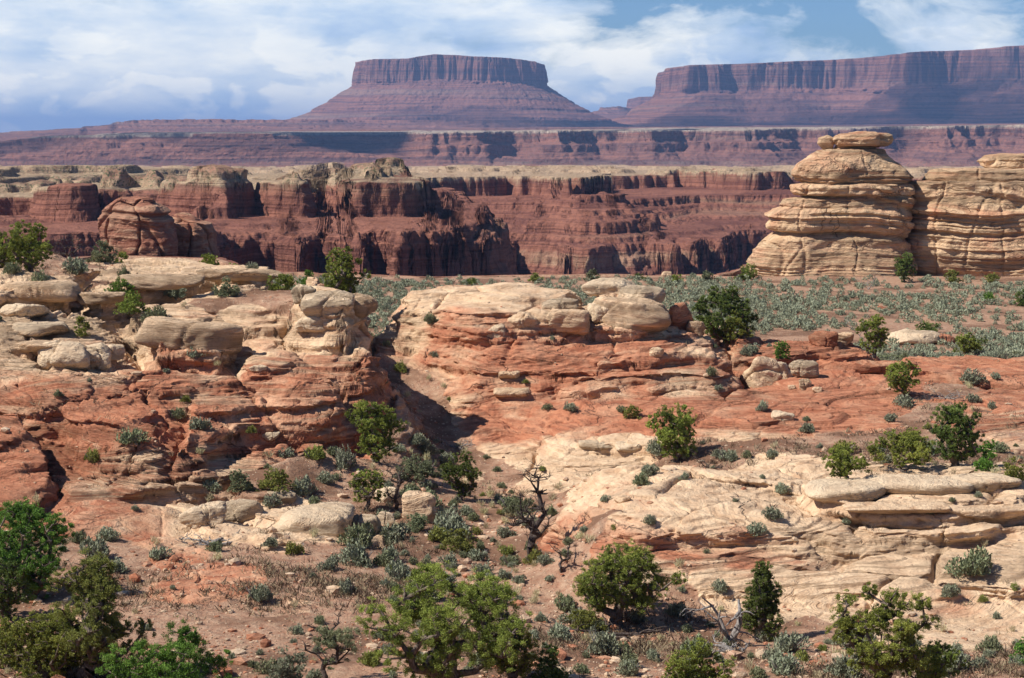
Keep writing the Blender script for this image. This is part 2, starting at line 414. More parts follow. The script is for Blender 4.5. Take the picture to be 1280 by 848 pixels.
# rock / soil / colour zones, given where they lie and kept as world positions
def zone(rows):
    pts = []; val = []
    for px, py, v in rows:
        X, Y = xy(px, py); pts.append((X, Y * 0.8)); val.append(v)
    return np.array(pts), np.array(val, float)
def idw(z, x, y, power=3.0):
    pts, val = z; num = 0; den = 0
    for (a, b), v in zip(pts, val):
        w = 1.0 / (((x - a) ** 2 + (0.8 * y - b) ** 2) + 0.4) ** (power / 2)
        num = num + w * v; den = den + w
    return num / den
soil_z = zone([(0, 840, 1), (150, 840, 1), (300, 820, 1), (450, 800, 1), (620, 820, 1), (750, 830, 1), (900, 830, 1), (1050, 840, 1), (1270, 830, 1),
               (110, 760, 1), (230, 740, .34), (300, 720, .34), (350, 760, .5), (450, 740, 1), (560, 720, 1), (650, 730, 1), (720, 760, 1), (800, 810, 1), (230, 690, .34), (120, 700, 1), (0, 760, 1), (150, 670, .34), (330, 695, .5),
               (0, 690, .8), (0, 640, 0), (60, 600, 0), (120, 640, 0), (200, 655, .2), (200, 600, 0), (300, 640, 0), (400, 650, 0), (460, 670, 0), (330, 610, .7), (400, 600, .9), (450, 590, 1), (360, 585, .5),
               (250, 560, 0), (300, 520, 0), (420, 540, 0), (470, 530, .2), (500, 560, 1), (520, 590, 1), (545, 560, 1), (530, 520, 1), (515, 480, .6), (560, 640, 1), (600, 670, 1), (560, 680, 1), (650, 660, 1), (690, 700, 1), (700, 740, 1),
               (480, 700, 1), (400, 710, .9), (630, 600, .6), (600, 590, .5), (640, 560, 0), (700, 590, 0), (720, 640, 0), (760, 700, 0), (780, 755, .3), (850, 780, 1), (800, 770, .9), (900, 760, .5), (960, 770, .3), (1000, 790, .8), (1100, 795, .5), (1200, 805, .4),
               (900, 700, 0), (1000, 720, 0), (1100, 700, 0), (1200, 740, 0), (1100, 765, 0), (1240, 770, 0), (800, 600, 0), (900, 610, 0.1), (1000, 590, 0), (900, 575, .7), (1050, 565, .85), (1120, 560, .8), (980, 580, .2), (850, 570, .6), (1200, 570, .6),
               (1150, 600, 0), (1250, 620, 0), (700, 560, 0), (800, 560, 0), (600, 500, 0), (700, 450, 0), (800, 500, 0), (900, 500, 0), (950, 520, .1), (1050, 520, .2), (1150, 515, .5), (1190, 490, .7), (1250, 500, .3), (1060, 490, .3), (1100, 470, .3), (1200, 470, 0),
               (1000, 440, 0.2), (930, 430, .7), (880, 420, .3), (600, 400, 0), (700, 380, .1), (735, 400, .6), (550, 370, 0), (640, 358, 0), (780, 400, 0), (200, 450, 0), (100, 500, 0), (0, 450, 0), (300, 450, 0), (400, 470, 0),
               (120, 420, 0), (200, 380, .4), (260, 385, .6), (150, 360, .5), (60, 380, 0), (250, 345, 0), (330, 345, 0), (170, 330, .4), (90, 330, .6), (20, 330, .6), (350, 375, .7), (330, 370, .5), (300, 400, 0), (440, 380, 0), (430, 430, 0), (20, 400, 0), (1270, 470, 0), (1270, 560, .5)])
red_z = zone([(0, 400, 0), (100, 400, .1), (200, 410, .25), (300, 430, .25), (400, 390, -.1), (450, 400, 0), (250, 380, .1), (200, 350, 0), (300, 350, 0), (60, 360, 0), (50, 440, .15), (120, 450, .3), (200, 460, .75), (300, 460, .65), (400, 430, .8), (460, 430, .9),
              (0, 500, .6), (60, 520, .75), (100, 530, .85), (160, 530, .9), (220, 550, .85), (300, 520, .65), (350, 540, .75), (400, 480, .6), (440, 460, .7), (480, 480, .8), (20, 560, 1), (30, 620, 1), (120, 500, .9), (200, 500, .85), (250, 500, .6),
              (120, 600, .4), (200, 590, .35), (280, 570, .45), (200, 620, .3), (150, 620, .7), (180, 650, .65), (120, 650, .7), (250, 640, 0), (320, 640, 0), (400, 640, 0), (450, 670, .1), (520, 650, .3), (440, 570, .75), (500, 500, .8),
              (520, 400, .15), (600, 380, .15), (700, 370, .1), (650, 400, .15), (500, 410, .4), (550, 430, .7), (650, 430, .75), (750, 430, .75), (830, 430, .75), (540, 470, .55), (600, 470, .75), (700, 460, .85), (800, 460, .85), (860, 450, .5), (700, 480, .55), (650, 495, .5), (760, 490, .45), (850, 480, .35),
              (600, 520, .85), (700, 515, .95), (780, 515, .95), (850, 520, .9), (650, 545, .8), (750, 545, .7), (560, 520, .55), (620, 570, .25), (700, 570, .2), (780, 565, .2), (650, 590, .2), (740, 600, .1),
              (900, 520, 1), (1000, 500, 1), (1100, 500, .9), (1200, 500, .9), (1000, 530, .9), (1150, 540, .6), (1000, 440, .9), (1100, 430, .85), (1200, 465, .8), (1270, 475, .75), (950, 450, .9), (900, 430, .6), (780, 400, .1), (1060, 460, .95), (1250, 530, .6),
              (900, 560, .1), (1000, 560, .1), (1100, 560, .1), (1000, 590, -.2), (1150, 600, -.2), (1250, 610, -.2), (850, 610, -.05), (780, 600, .15), (900, 640, .0), (800, 640, .35), (720, 640, .35), (700, 670, .7), (760, 690, .85), (850, 692, .85), (930, 695, .95), (1000, 692, .8), (1040, 685, .45),
              (1100, 670, .1), (1200, 670, .1), (1000, 660, 0), (850, 665, .15), (750, 730, .3), (830, 735, .2), (900, 740, 0), (1000, 720, -.15), (1100, 710, -.2), (1250, 720, -.1), (1000, 745, .05), (1100, 750, .1), (1200, 762, .5), (1260, 765, .45), (1080, 765, .3), (1100, 780, 0), (1250, 800, .2), (900, 780, .1),
              (200, 720, .8), (300, 720, .8), (150, 740, .6)])

# slabs: capping beds of rock with a real edge.  polygon, thickness, undercut, edge roundness
def slab(pts, t, under=0.5, rnd=0.7): return ([xy(*p) for p in pts], t, under, rnd)
slabs = [
    slab([(-60, 350), (40, 342), (75, 348), (93, 358), (92, 368), (60, 377), (-60, 385)], 0.9, 1.5, 1.2),
    slab([(95, 364), (125, 378), (180, 371), (245, 357), (300, 354), (345, 352), (352, 341), (300, 340), (220, 338), (120, 345)], 0.9, 2.0, .8),
    slab([(165, 392), (240, 394), (295, 410), (303, 424), (270, 436), (195, 441), (176, 425), (160, 402)], 1.1, 1.6, .9),
    slab([(42, 435), (60, 424), (110, 426), (150, 432), (152, 444), (130, 453), (60, 455)], 0.7, .6, .6),
    slab([(-60, 400), (40, 395), (52, 408), (40, 425), (-60, 430)], 0.5, .3, .6),
    slab([(355, 392), (372, 362), (420, 362), (456, 378), (466, 392), (455, 400), (440, 404), (400, 408), (365, 404)], 1.0, 2.0, .9),
    slab([(488, 400), (500, 372), (545, 356), (650, 354), (712, 360), (722, 385), (722, 402), (700, 416), (640, 419), (600, 421), (540, 421), (495, 417)], 0.9, .25, 1.2),
    slab([(735, 400), (745, 380), (820, 375), (838, 395), (838, 408), (790, 414), (745, 412)], 0.6, .4, .6),
    slab([(905, 442), (960, 432), (1050, 442), (1108, 450), (1106, 458), (1070, 461), (1020, 457), (930, 456)], 0.95, .5, .4),
    slab([(800, 440), (860, 436), (918, 447), (930, 462), (929, 476), (900, 481), (820, 480), (700, 478), (760, 460)], 0.7, .4, .4),
    slab([(560, 455), (700, 440), (830, 430), (915, 436), (930, 452), (915, 462), (800, 466), (700, 470), (600, 475)], 0.4, .3, .4),
    slab([(1010, 612), (1060, 592), (1180, 584), (1260, 586), (1290, 600), (1285, 632), (1180, 640), (1090, 636), (1015, 628)], 0.75, .5, .7),
    slab([(690, 660), (700, 645), (800, 640), (950, 652), (1030, 668), (1020, 676), (930, 672), (850, 676), (800, 672), (740, 666)], 0.35, .35, .3),
    slab([(1010, 655), (1060, 642), (1200, 645), (1330, 640), (1330, 652), (1240, 660), (1200, 668), (1130, 676), (1040, 672)], 0.45, .35, .35),
    slab([(230, 668), (300, 648), (350, 636), (470, 652), (525, 650), (540, 665), (490, 680), (440, 690), (330, 686)], 0.5, .3, .4),
    slab([(290, 655), (350, 640), (440, 640), (480, 656), (470, 668), (420, 674), (340, 670)], 0.45, .2, .4),
    slab([(-60, 505), (30, 525), (60, 560), (72, 600), (60, 632), (20, 655), (-60, 660)], 1.3, 1.6, .8),
    slab([(80, 505), (230, 480), (330, 490), (350, 525), (250, 560), (200, 578), (120, 572), (80, 550)], 0.6, 1.1, .4),
    slab([(230, 505), (340, 470), (440, 500), (430, 545), (330, 575), (260, 590), (180, 590), (230, 560)], 0.5, 1.0, .4),
    slab([(70, 590), (200, 588), (300, 580), (400, 560), (440, 575), (330, 596), (250, 606), (150, 620), (80, 625)], 0.45, .9, .3),
    slab([(310, 470), (430, 460), (490, 470), (505, 500), (480, 525), (420, 540), (330, 520)], 0.7, 1.0, .5),
    slab([(900, 505), (1000, 500), (1060, 515), (1040, 530), (940, 535), (880, 530)], 0.2, .2, .2),
    slab([(1130, 448), (1200, 452), (1300, 460), (1400, 470), (1400, 488), (1280, 484), (1200, 478), (1120, 466)], 0.6, .3, .6),
    slab([(740, 552), (800, 552), (900, 553), (1000, 548), (1100, 546), (1130, 552), (1000, 560), (900, 566), (800, 566), (740, 564)], 0.3, .3, .25),
]
rng = np.random.RandomState(5)
th = rng.uniform(0.22, 1.15, 60); TB = -17.6 + np.concatenate([[0], np.cumsum(th)])
th2 = rng.uniform(0.07, 0.26, 400); TB2 = -17.6 + np.concatenate([[0], np.cumsum(th2)])
def terrace(s, B, rise, keep=0.16):
    k = np.clip(np.searchsorted(B, s) - 1, 0, len(B) - 2); b = B[k]; w = B[k + 1] - b; f = (s - b) / w
    g = sstep(0, rise, f) * (1 - keep) + keep * f
    return b + w * g
def near_h(u, y, full=False):
    x = u * y
    b = base_h(u, y)
    so_ = idw(soil_z, *[_b(x) for x in (u * y, y)]) if False else bilin(SOILC, ucz, ycz, u, y)
    edge = fbm2(x * 0.45, y * 0.45, 4, 31)
    rockm = 1 - sstep(0.38, 0.60, so_ + 0.22 * edge)
    plain = sstep(118, 127, y) * sstep(-13.6, -14.2, b)
    rockm = rockm * (1 - plain)
    wx = x + 1.1 * fbm2(x * 0.3, y * 0.3, 2, 3); wy = y + 1.1 * fbm2(x * 0.3, y * 0.3, 2, 9)
    # big joints and blocks
    f1, gap, cid = cells(wx * 0.155 + 3, wy * 0.20, 4)
    joint = np.exp(-(gap / 0.035) ** 2)
    h = b + rockm * ((cid - 0.5) * 0.2 + 0.28 * fbm2(x * 0.16, y * 0.2, 3, 12))
    # capping slabs
    n1 = 0.6 * fbm2(x * 0.42, y * 0.42, 2, 21, 0.35)
    for poly, t, und, rnd in slabs:
        px_ = [p[0] for p in poly]; py_ = [p[1] for p in poly]
        m = (x > min(px_) - 3.5) & (x < max(px_) + 3.5) & (y > min(py_) - 3.5) & (y < max(py_) + 3.5)
        if not m.any(): continue
        d = sdf(poly, x[m], y[m]) + n1[m]
        up = np.sqrt(np.clip(1 - (1 - np.clip(d / rnd, 0, 1)) ** 2, 0, 1)) * (d > 0)
        dn = np.exp(-np.clip(-d, 0, 9) / 0.9)
        face = sstep(-0.12, 0.38, d)
        h[m] += 0.35 * t * (0.3 * face + 0.7 * up) - (0.45 * t + 0.85 * und) * dn * (1 - face)
    # beds
    s = h + 0.10 * x * fbm2(x * 0.03, y * 0.03, 1, 44) + 0.42 * fbm2(x * 0.13, y * 0.3, 3, 41)
    off = s - h
    big = terrace(s, TB, 0.2, 0.22) - off
    k1 = 0.22 + 0.45 * sstep(-0.3, 0.4, fbm2(x * 0.09, y * 0.09, 2, 61))
    hr = h * (1 - k1) + big * k1
    s2 = hr + 0.26 * x * fbm2(x * 0.05, y * 0.05, 2, 47) + 0.3 * fbm2(x * 0.2, y * 0.5, 3, 43)
    sm = terrace(s2, TB2, 0.2, 0.2) - (s2 - hr)
    k2 = 0.85 * sstep(-0.5, 0.1, fbm2(x * 0.12 + 5, y * 0.12, 3, 62))
    hr = hr * (1 - k2) + sm * k2
    f3, g3, c3 = cells(wx * 0.55 + 9, wy * 0.9, 6)
    hr = hr + 0.16 * (c3 - 0.5) * sstep(-0.2, 0.4, fbm2(x * 0.1, y * 0.1, 2, 71)) - 0.07 * np.exp(-(g3 / 0.06) ** 2) * sstep(0.0, 0.4, fbm2(x * 0.2, y * 0.2, 2, 72))
    hr = hr - 0.35 * joint * sstep(-0.35, 0.2, fbm2(x * 0.07, y * 0.07, 2, 8))
    hr = hr + 0.05 * fbm2(x * 1.7, y * 1.7, 4, 19)
    soil_h = b + 0.22 * fbm2(x * 0.25, y * 0.25, 4, 51) + 0.05 * fbm2(x * 1.6, y * 1.6, 3, 55)
    soil_h = np.where(plain > 0.5, b + 0.10 * fbm2(x * 0.06, y * 0.06, 3, 52), soil_h)
    # slabs still stand proud of soil
    lift = np.clip(h - b, 0, 3) * 0.0
    out = hr * rockm + soil_h * (1 - rockm) + lift
    if full: return out, rockm, so_, plain
    return out
SOILC = idw(soil_z, _U * _Y, _Y); REDC = idw(red_z, _U * _Y, _Y)
SOILC = np.where((_Y > 121), 1.0, SOILC)

def sheet(name, hf, u0, u1, nu, y0, y1, nf, nv, mat, attrf, strat_amp, strat_freq, slope0=0.7, flat=0.12, seed=0, sm_u=12, sm_v=14, gk=5):
    us = np.linspace(u0, u1, nu).astype(np.float32); ys = np.geomspace(y0, y1, nf).astype(np.float32)
    H = np.empty((nu, nf), np.float32)
    st = max(1, 1500000 // nf)
    for a in range(0, nu, st):
        Ug, Yg = np.meshgrid(us[a:a + st], ys, indexing='ij'); H[a:a + st] = hf(Ug, Yg)
    Yr = np.empty((nu, nv), np.float32); Hr = np.empty((nu, nv), np.float32)
    e = H / ys[None]
    w = np.abs(np.diff(e, axis=1)) + flat * np.abs(H[:, 1:]) * np.diff(ys)[None] / ys[None, 1:] ** 2 + 1e-7
    # sampling density varies only gently between neighbouring columns so that rows do not shear
    def box(A, k, ax):
        pw = [(0, 0), (0, 0)]; pw[ax] = (k + 1, k); B = np.cumsum(np.pad(A, pw, mode='edge'), axis=ax, dtype=np.float64)
        return (B[2 * k + 1:] - B[:-2 * k - 1]) if ax == 0 else (B[:, 2 * k + 1:] - B[:, :-2 * k - 1])
    for k1_, k2_ in ((sm_u, sm_v), (sm_u, sm_v // 2)):
        w = box(w, k1_, 0) / (2 * k1_ + 1); w = box(w, k2_, 1) / (2 * k2_ + 1)
    for j in range(nu):
        c = np.concatenate([[0], np.cumsum(w[j], dtype=np.float64)]); c /= c[-1]
        Yr[j] = np.interp(np.linspace(0, 1, nv), c, ys); Hr[j] = np.interp(Yr[j], ys, H[j])
    X = us[:, None] * Yr
    # gradient on the resampled grid
    bl = lambda A: box(box(A, gk, 0), gk, 1) / (2 * gk + 1) ** 2
    Hb, Yb = bl(bl(Hr)), bl(bl(Yr)); Xb = us[:, None] * Yb
    dH_v = np.gradient(Hb, axis=1); dY_v = np.gradient(Yb, axis=1) + 1e-6; dX_v = us[:, None] * dY_v
    dH_u = np.gradient(Hb, axis=0); dY_u = np.gradient(Yb, axis=0); dX_u = np.gradient(Xb, axis=0)
    det = dX_u * dY_v - dY_u * dX_v + 1e-9
    gx = (dH_u * dY_v - dY_u * dH_v) / det; gy = (dX_u * dH_v - dH_u * dX_v) / det
    gl = np.sqrt(gx * gx + gy * gy) + 1e-6
    s = Hr * strat_freq + 0.9 * fbm2(X * 0.05 * strat_freq, Yr * 0.05 * strat_freq, 3, 77 + seed) + 0.0
    prof = (vn2(s, s * 0 + 0.5, 78 + seed) - 0.5) + 0.6 * (vn2(s * 2.7, s * 0 + 3.5, 79 + seed) - 0.5)
    blk = 0.6 + 0.8 * vn2(X * strat_freq * 0.35, Yr * strat_freq * 0.35, 80 + seed)
    a = strat_amp * prof * blk * sstep(slope0, slope0 * 2.5, gl)
    a = a + strat_amp * 0.9 * fbm3(X * strat_freq * 0.5, Yr * strat_freq * 0.5, Hr * strat_freq * 1.3, 4, 81 + seed, 0.6) * sstep(slope0 * 0.7, slope0 * 2.0, gl)
    edge = np.minimum(np.arange(nv), np.arange(nv)[::-1])[None, :] / 6.0
    a = a * np.clip(edge, 0, 1)
    X2 = X - a * gx / gl; Y2 = Yr - a * gy / gl
    V = np.stack([X2, Y2, Hr], -1).reshape(-1, 3)
    at = attrf(us[:, None] + 0 * Yr, Yr, Hr)
    me = mesh_np(name, V, grid_faces(nu, nv), mat, True, at)
    o = bpy.data.objects.new(name, me); C.objects.link(o); o['kind'] = 'structure'
    return o, (us, ys, H)

M_near = rock_material('layered_sandstone', 1.0, soil=True)
def near_attr(u, y, h):
    x = u * y
    hh, rm, so_, pl = near_h(u, y, True)
    red = bilin(REDC, ucz, ycz, u, y)
    return {'red': red + 0.12 * fbm2(x * .3, y * .3, 3, 90), 'soil': 1 - rm}
ground, NG = sheet('ground', near_h, -UM, UM, 1440, 47, 200.5, 4200, 1450, M_near, near_attr, 0.62, 1.5, 0.5)
print('near', round(time.time() - T00, 1))
def near_ground(u, y):
    us, ys, H = NG
    fu = np.clip((u - us[0]) / (us[-1] - us[0]) * (len(us) - 1), 0, len(us) - 1.001); fy = np.clip(np.log(y / ys[0]) / math.log(ys[-1] / ys[0]) * (len(ys) - 1), 0, len(ys) - 1.001)
    iu = np.asarray(fu).astype(int); iy = np.asarray(fy).astype(int); tu = fu - iu; ty = fy - iy
    return (H[iu, iy] * (1 - tu) + H[iu + 1, iy] * tu) * (1 - ty) + (H[iu, iy + 1] * (1 - tu) + H[iu + 1, iy + 1] * tu) * ty
def hit(px, py, ymin=47): return hit_on(near_ground, px, py, ymin)
def gz(x, y): return float(near_ground(np.float64(x / y), np.float64(y)))

# hill the viewer stands on, carried on below and behind the view
def viewer_hill():
    xs = np.linspace(-60, 60, 61); ys = np.linspace(-40, 47.2, 60)
    X, Y = np.meshgrid(xs, ys, indexing='ij')
    edgez = near_ground(np.clip(X / 47.2, -UM, UM), np.full_like(X, 47.2))
    t = np.clip(Y / 47.2, 0, 1)
    Z = -1.75 * (1 - t) + (edgez - 0.05) * t - 1.2 * np.sin(np.pi * t) + 0.15 * fbm2(X * .2, Y * .2, 3, 5) * (1 - t) 
    me = mesh_np('hillside', np.stack([X, Y, Z], -1).reshape(-1, 3), grid_faces(61, 60), M_near, True, {'red': 0.7 + 0 * X, 'soil': 1 + 0 * X})
    o = bpy.data.objects.new('hillside', me); C.objects.link(o); o['kind'] = 'structure'
viewer_hill()

# ================================================================== CANYON
def pxY(pts): return [(ray(px, 400)[0] * Y, Y) for px, Y in pts]
def fall(d, prof):
    """height below the rim for signed distance d (inside > 0)"""
    xs = [-p[0] for p in prof][::-1]; zs = [p[1] for p in prof][::-1]
    return np.interp(d, xs, zs)
MESA_L = pxY([(-300, 500), (-60, 560), (30, 575), (85, 545), (118, 548), (140, 600), (165, 660), (215, 600), (262, 575), (290, 575), (318, 620), (345, 590), (372, 585), (398, 650), (430, 610), (452, 590), (515, 600), (524, 690), (470, 1050), (435, 1400), (430, 4600), (-400, 4600)])
MESA_L2 = pxY([(-300, 440), (0, 500), (270, 500), (300, 530), (350, 535), (375, 510), (400, 545), (430, 520), (455, 500), (470, 540), (500, 505), (520, 520), (560, 540), (596, 600), (612, 690), (560, 1000), (520, 1400), (500, 4600), (-400, 4600)])
WALL = pxY([(436, 1010), (452, 960), (500, 985), (520, 970), (560, 1030), (640, 1060), (668, 1045), (690, 1040), (706, 960), (728, 945), (740, 1000), (760, 1150), (850, 1190), (930, 1150), (1000, 1180), (1100, 1200), (1250, 1160), (1450, 1100), (1450, 4600), (400, 4600)])
WALL2 = pxY([(560, 1100), (600, 800), (640, 900), (690, 915), (700, 850), (735, 835), (770, 850), (782, 905), (796, 880), (836, 870), (843, 920), (850, 885), (876, 880), (886, 930), (892, 905), (908, 905), (920, 1000), (980, 1010), (1100, 1000), (1450, 900), (1450, 4600), (500, 4600)])
BENCH = pxY([(700, 1000), (708, 905), (738, 890), (765, 910), (778, 1000), (860, 1080), (1000, 1100), (1200, 1100), (1450, 1000), (1450, 4600), (400, 4600), (470, 1010)])
RIMC_P = [(-300, 196), (-40, 205), (120, 232), (270, 228), (330, 205), (500, 202), (700, 204), (900, 205), (930, 216), (1000, 245), (1300, 270), (1500, 270)]
def canyon_h(u, y, full=False):
    x = u * y
    plat = -16.0 - (y - 600) * 0.0142
    plat = plat + 3.0 * fbm2(x / 260, y / 260, 3, 101) + 1.6 * np.abs(fbm2(x / 60, y / 90, 3, 102)) * sstep(400, 700, y)
    # benches of pale rock standing on the plateau
    lump = fbm2(x / 55, y / 110, 4, 103)
    plat = plat + 2.6 * sstep(0.12, 0.20, lump) + 2.2 * sstep(0.30, 0.36, lump)
    wx = x + 9 * fbm2(x / 34, y / 34, 3, 104); wy = y + 9 * fbm2(x / 34, y / 34, 3, 105)
    ridg = np.abs(fbm2(wx / 26, wy / 40, 3, 106)) * 2 - 0.5            # sharp recesses between rounded buttresses
    ridg2 = np.abs(fbm2(wx / 9, wy / 12, 3, 107)) * 2 - 0.5
    nz = 9 * ridg + 3.4 * ridg2
    nz2 = 6 * fbm2(x / 45, y / 45, 4, 108) + 2.6 * ridg2 + 1.2 * (np.abs(fbm2(x / 3.2, y / 4.5, 2, 119)) * 2 - 0.5)
    top = np.full(np.shape(x), -95.0, np.float32)
    dL = sdf(MESA_L, x, y) + nz * 0.9
    dome = 1.0 - np.exp(-np.clip(dL, 0, 200) / 7.0)
    hoods = 8.5 * sstep(0.1, 0.42, fbm2(x / 15, y / 26, 3, 109)) * np.exp(-np.clip(dL - 5, 0, 200) / 22)
    L = plat + fall(dL, [(-400, 0.0), (-1, -0.4), (0.6, -4), (3.0, -10.5), (9, -12.5), (26, -16), (40, -60)]) + hoods * dome - 1.8 * (1 - dome)
    dL2 = sdf(MESA_L2, x, y) + nz2
    L2 = -25.5 + 2.2 * fbm2(x / 30, y / 30, 4, 110) + np.clip(dL2, 0, 40) * 0.05 + fall(dL2, [(-400, 0.0), (0, -1), (1.5, -5), (2.5, -15), (4.5, -17), (6, -30), (18, -38), (60, -60)])
    dW = sdf(WALL, x, y) + nz
    Wl = plat + fall(dW, [(-400, 0.0), (0, -0.6), (2.5, -11), (14, -14.5), (15.5, -18), (34, -24), (36, -29), (60, -40), (90, -100)])
    dB = sdf(BENCH, x, y) + nz2
    B = -34 + fall(dB, [(-400, 8.0), (-60, 2.0), (0, 0), (2, -3), (12, -6), (13.5, -10), (26, -15), (60, -60)]) + 1.2 * fbm2(x / 22, y / 22, 3, 112)
    dW2 = sdf(WALL2, x, y) + nz2 * 1.3
    W2 = -47.5 + 2.0 * fbm2(x / 30, y / 30, 4, 113) + np.clip(dW2, -5, 60) * 0.12 + fall(dW2, [(-400, 0.0), (0, -1), (2, -6), (3, -15), (6, -17), (8, -30), (24, -38), (80, -60)])
    for a in (L, L2, Wl, B, W2): top = np.maximum(top, np.minimum(a, plat + (0 if a is L or a is Wl else -2.0) + (8 if a is L else 0)))
    # the flat the spire stands on, falling away at its own rim
    px = 640 + u * F
    rim = np.interp(px, [p[0] for p in RIMC_P], [p[1] for p in RIMC_P]) + 5.5 * fbm2(x / 9, y / 50, 4, 114)
    dr = rim - y
    near = -14.55 + 0.1 * fbm2(x * 0.06, y * 0.06, 3, 52) * (dr > 3) + fall(dr, [(-400, 0.0), (0, -0.5), (1.5, -6), (3, -22), (12, -30), (40, -80)])
    top = np.maximum(top, near)
    # strata: ledges along the walls
    s = top + 1.6 * fbm2(x / 90, y / 90, 2, 115)
    ledge = terrace(s, CB, 0.25, 0.25) - (s - top)
    out = top * 0.35 + ledge * 0.65
    out = np.where(dr > 2, near, out)
    if full: return out, plat, dr
    return out
CB = -130 + np.concatenate([[0], np.cumsum(np.random.RandomState(8).uniform(0.9, 4.2, 90))])
def canyon_attr(u, y, h):
    x = u * y
    hh, plat, dr = canyon_h(u, y, True)
    drop = np.clip(plat - h, -20, 200)
    red = sstep(0.3, 1.8, drop + 1.5 * fbm2(x / 20, y / 20, 3, 120)) * 1.0
    pale = sstep(0.15, 0.5, fbm2(x / 400, h / 7.0, 3, 121))                # pale beds in the lower walls
    red = np.where(drop > 14, red - 0.45 * pale, red)
    red = red + 0.5 * sstep(0.8, 2.6, h - plat) * (y < 1600)
    flat = sstep(0.55, 0.0, np.abs(drop)) * sstep(500, 800, y)
    red = np.where(y > 2600, red + sstep(2600, 3600, y) * 0.75, red)
    near = dr > 1.0
    return {'red': np.where(near, 0.6, red), 'soil': np.where(near, 1.0, 0.0), 'veg': np.where(near, 0.5, sstep(3.5, -1.0, drop) * (0.35 + 0.65 * sstep(-0.1, 0.5, fbm2(x / 150, y / 300, 3, 122))))}
def canyon_material(name, scale, tan, tan2, red, red2, vegcol, sat=1.0, bumpd=1.0):
    m = bpy.data.materials.new(name); m.use_nodes = True; t = NT(m.node_tree)
    g = t.node('ShaderNodeNewGeometry'); pos = g.outputs['Position']; p = t.vmath('SCALE', pos, scale=1.0 / scale)
    x, y, z = t.sep(p)
    wob = t.noise(p, 0.012, 3, 0.5)
    s = t.math('ADD', z, t.math('MULTIPLY', t.math('SUBTRACT', wob, 0.5), 6.0))
    sc = t.comb(t.math('MULTIPLY', x, 0.012), t.math('MULTIPLY', y, 0.012), s)
    st1 = t.noise(sc, 0.16, 3, 0.6); st2 = t.noise(sc, 0.75, 4, 0.65)
    fine = t.noise(p, 0.55, 6, 0.7); mid = t.noise(p, 0.07, 5, 0.6)
    streak = t.noise(t.comb(x, y, t.math('MULTIPLY', z, 0.12)), 0.35, 4, 0.6)
    rf = t.math('ADD', t.attr('red'), t.math('MULTIPLY', t.math('SUBTRACT', mid, 0.5), 0.5))
    rfm = t.ramp(rf, [(0.25, 0.0), (0.75, 1.0)])
    tn = t.mix(t.ramp(fine, [(0.35, 0.0), (0.6, 1.0)]), tan2, tan)
    rd = t.mix(t.ramp(st2, [(0.38, 0.0), (0.58, 1.0)]), red2, red)
    rd = t.mix(t.ramp(st1, [(0.56, 0.0), (0.66, 0.5)]), rd, tan2)
    rd = t.mix(t.ramp(streak, [(0.52, 0.0), (0.70, 0.6)]), rd, tuple(c * 0.55 for c in red2))
    col = t.mix(rfm, tn, rd)
    col = t.mix(t.ramp(fine, [(0.30, 0.45), (0.44, 0.0)]), col, tuple(c * 0.6 for c in red2))
    vn = t.noise(p, 1.1 if scale < 2 else 1.6, 3, 0.6)
    vm = t.math('MULTIPLY', t.ramp(vn, [(0.52, 0.0), (0.60, 1.0)]), t.attr('veg'))
    col = t.mix(vm, col, vegcol)
    h = t.math('ADD', t.math('MULTIPLY', st2, 0.9), t.math('MULTIPLY', fine, 0.7)); h = t.math('ADD', h, t.math('MULTIPLY', streak, 1.0)); h = t.math('ADD', h, t.math('MULTIPLY', mid, 1.2))
    principled(t, col, 0.95, 0.08, bump(t, h, 1.3 * scale * bumpd)); return m
M_canyon = canyon_material('canyon_sandstone', 1.0, (0.50, 0.365, 0.24), (0.33, 0.21, 0.135), (0.30, 0.13, 0.088), (0.165, 0.068, 0.052), (0.11, 0.12, 0.06))
canyon, NCY = sheet('canyon_terrain', canyon_h, -0.37, 0.37, 1230, 199, 4300, 3600, 1150, M_canyon, canyon_attr, 1.5, 0.28, 0.7, flat=0.10, seed=30, sm_u=5, sm_v=5, gk=3)
def canyon_attr_fix():
    # the flat before the rim keeps the near soil look
    me = canyon.data; me.materials.append(M_near)
    n = len(me.polygons); a = np.empty(len(me.vertices), np.float32); me.attributes['soil'].data.foreach_get('value', a)
    vi = np.empty(n * 4, np.int32); me.loops.foreach_get('vertex_index', vi); me.polygons.foreach_set('material_index', (a[vi.reshape(-1, 4)[:, 0]] > 0.5).astype(np.int32))
canyon_attr_fix()
print('canyon', round(time.time() - T00, 1))

# ================================================================== FAR TERRAIN
BAND = pxY([(-400, 4300), (-40, 4400), (60, 4700), (150, 4500), (240, 4550), (340, 4450), (430, 4800), (500, 4700), (540, 4500), (600, 4520), (640, 4650), (700, 4480), (740, 4700), (800, 4560), (850, 4640), (930, 4520), (990, 4700), (1060, 4600), (1130, 4750), (1180, 4560), (1240, 4800), (1300, 4600), (1600, 4500), (1600, 60000), (-400, 60000)])
def pl(p, Y): return ray(p, 400)[0] * Y
LOWM = [(pxY([(170, 8600), (230, 8300), (300, 8400), (400, 8300), (470, 8600), (480, 12000), (150, 12000)]), 76, 46, 500),
        (pxY([(380, 8900), (440, 8500), (560, 8300), (690, 8500), (760, 9000), (800, 12000), (350, 12000)]), 74, 30, 260),
        (pxY([(60, 9500), (110, 9000), (170, 9200), (180, 12000), (30, 12000)]), 26, 16, 500),
        (pxY([(756, 12500), (770, 12300), (782, 12500), (786, 13500), (752, 13500)]), 195, 60, 300)]
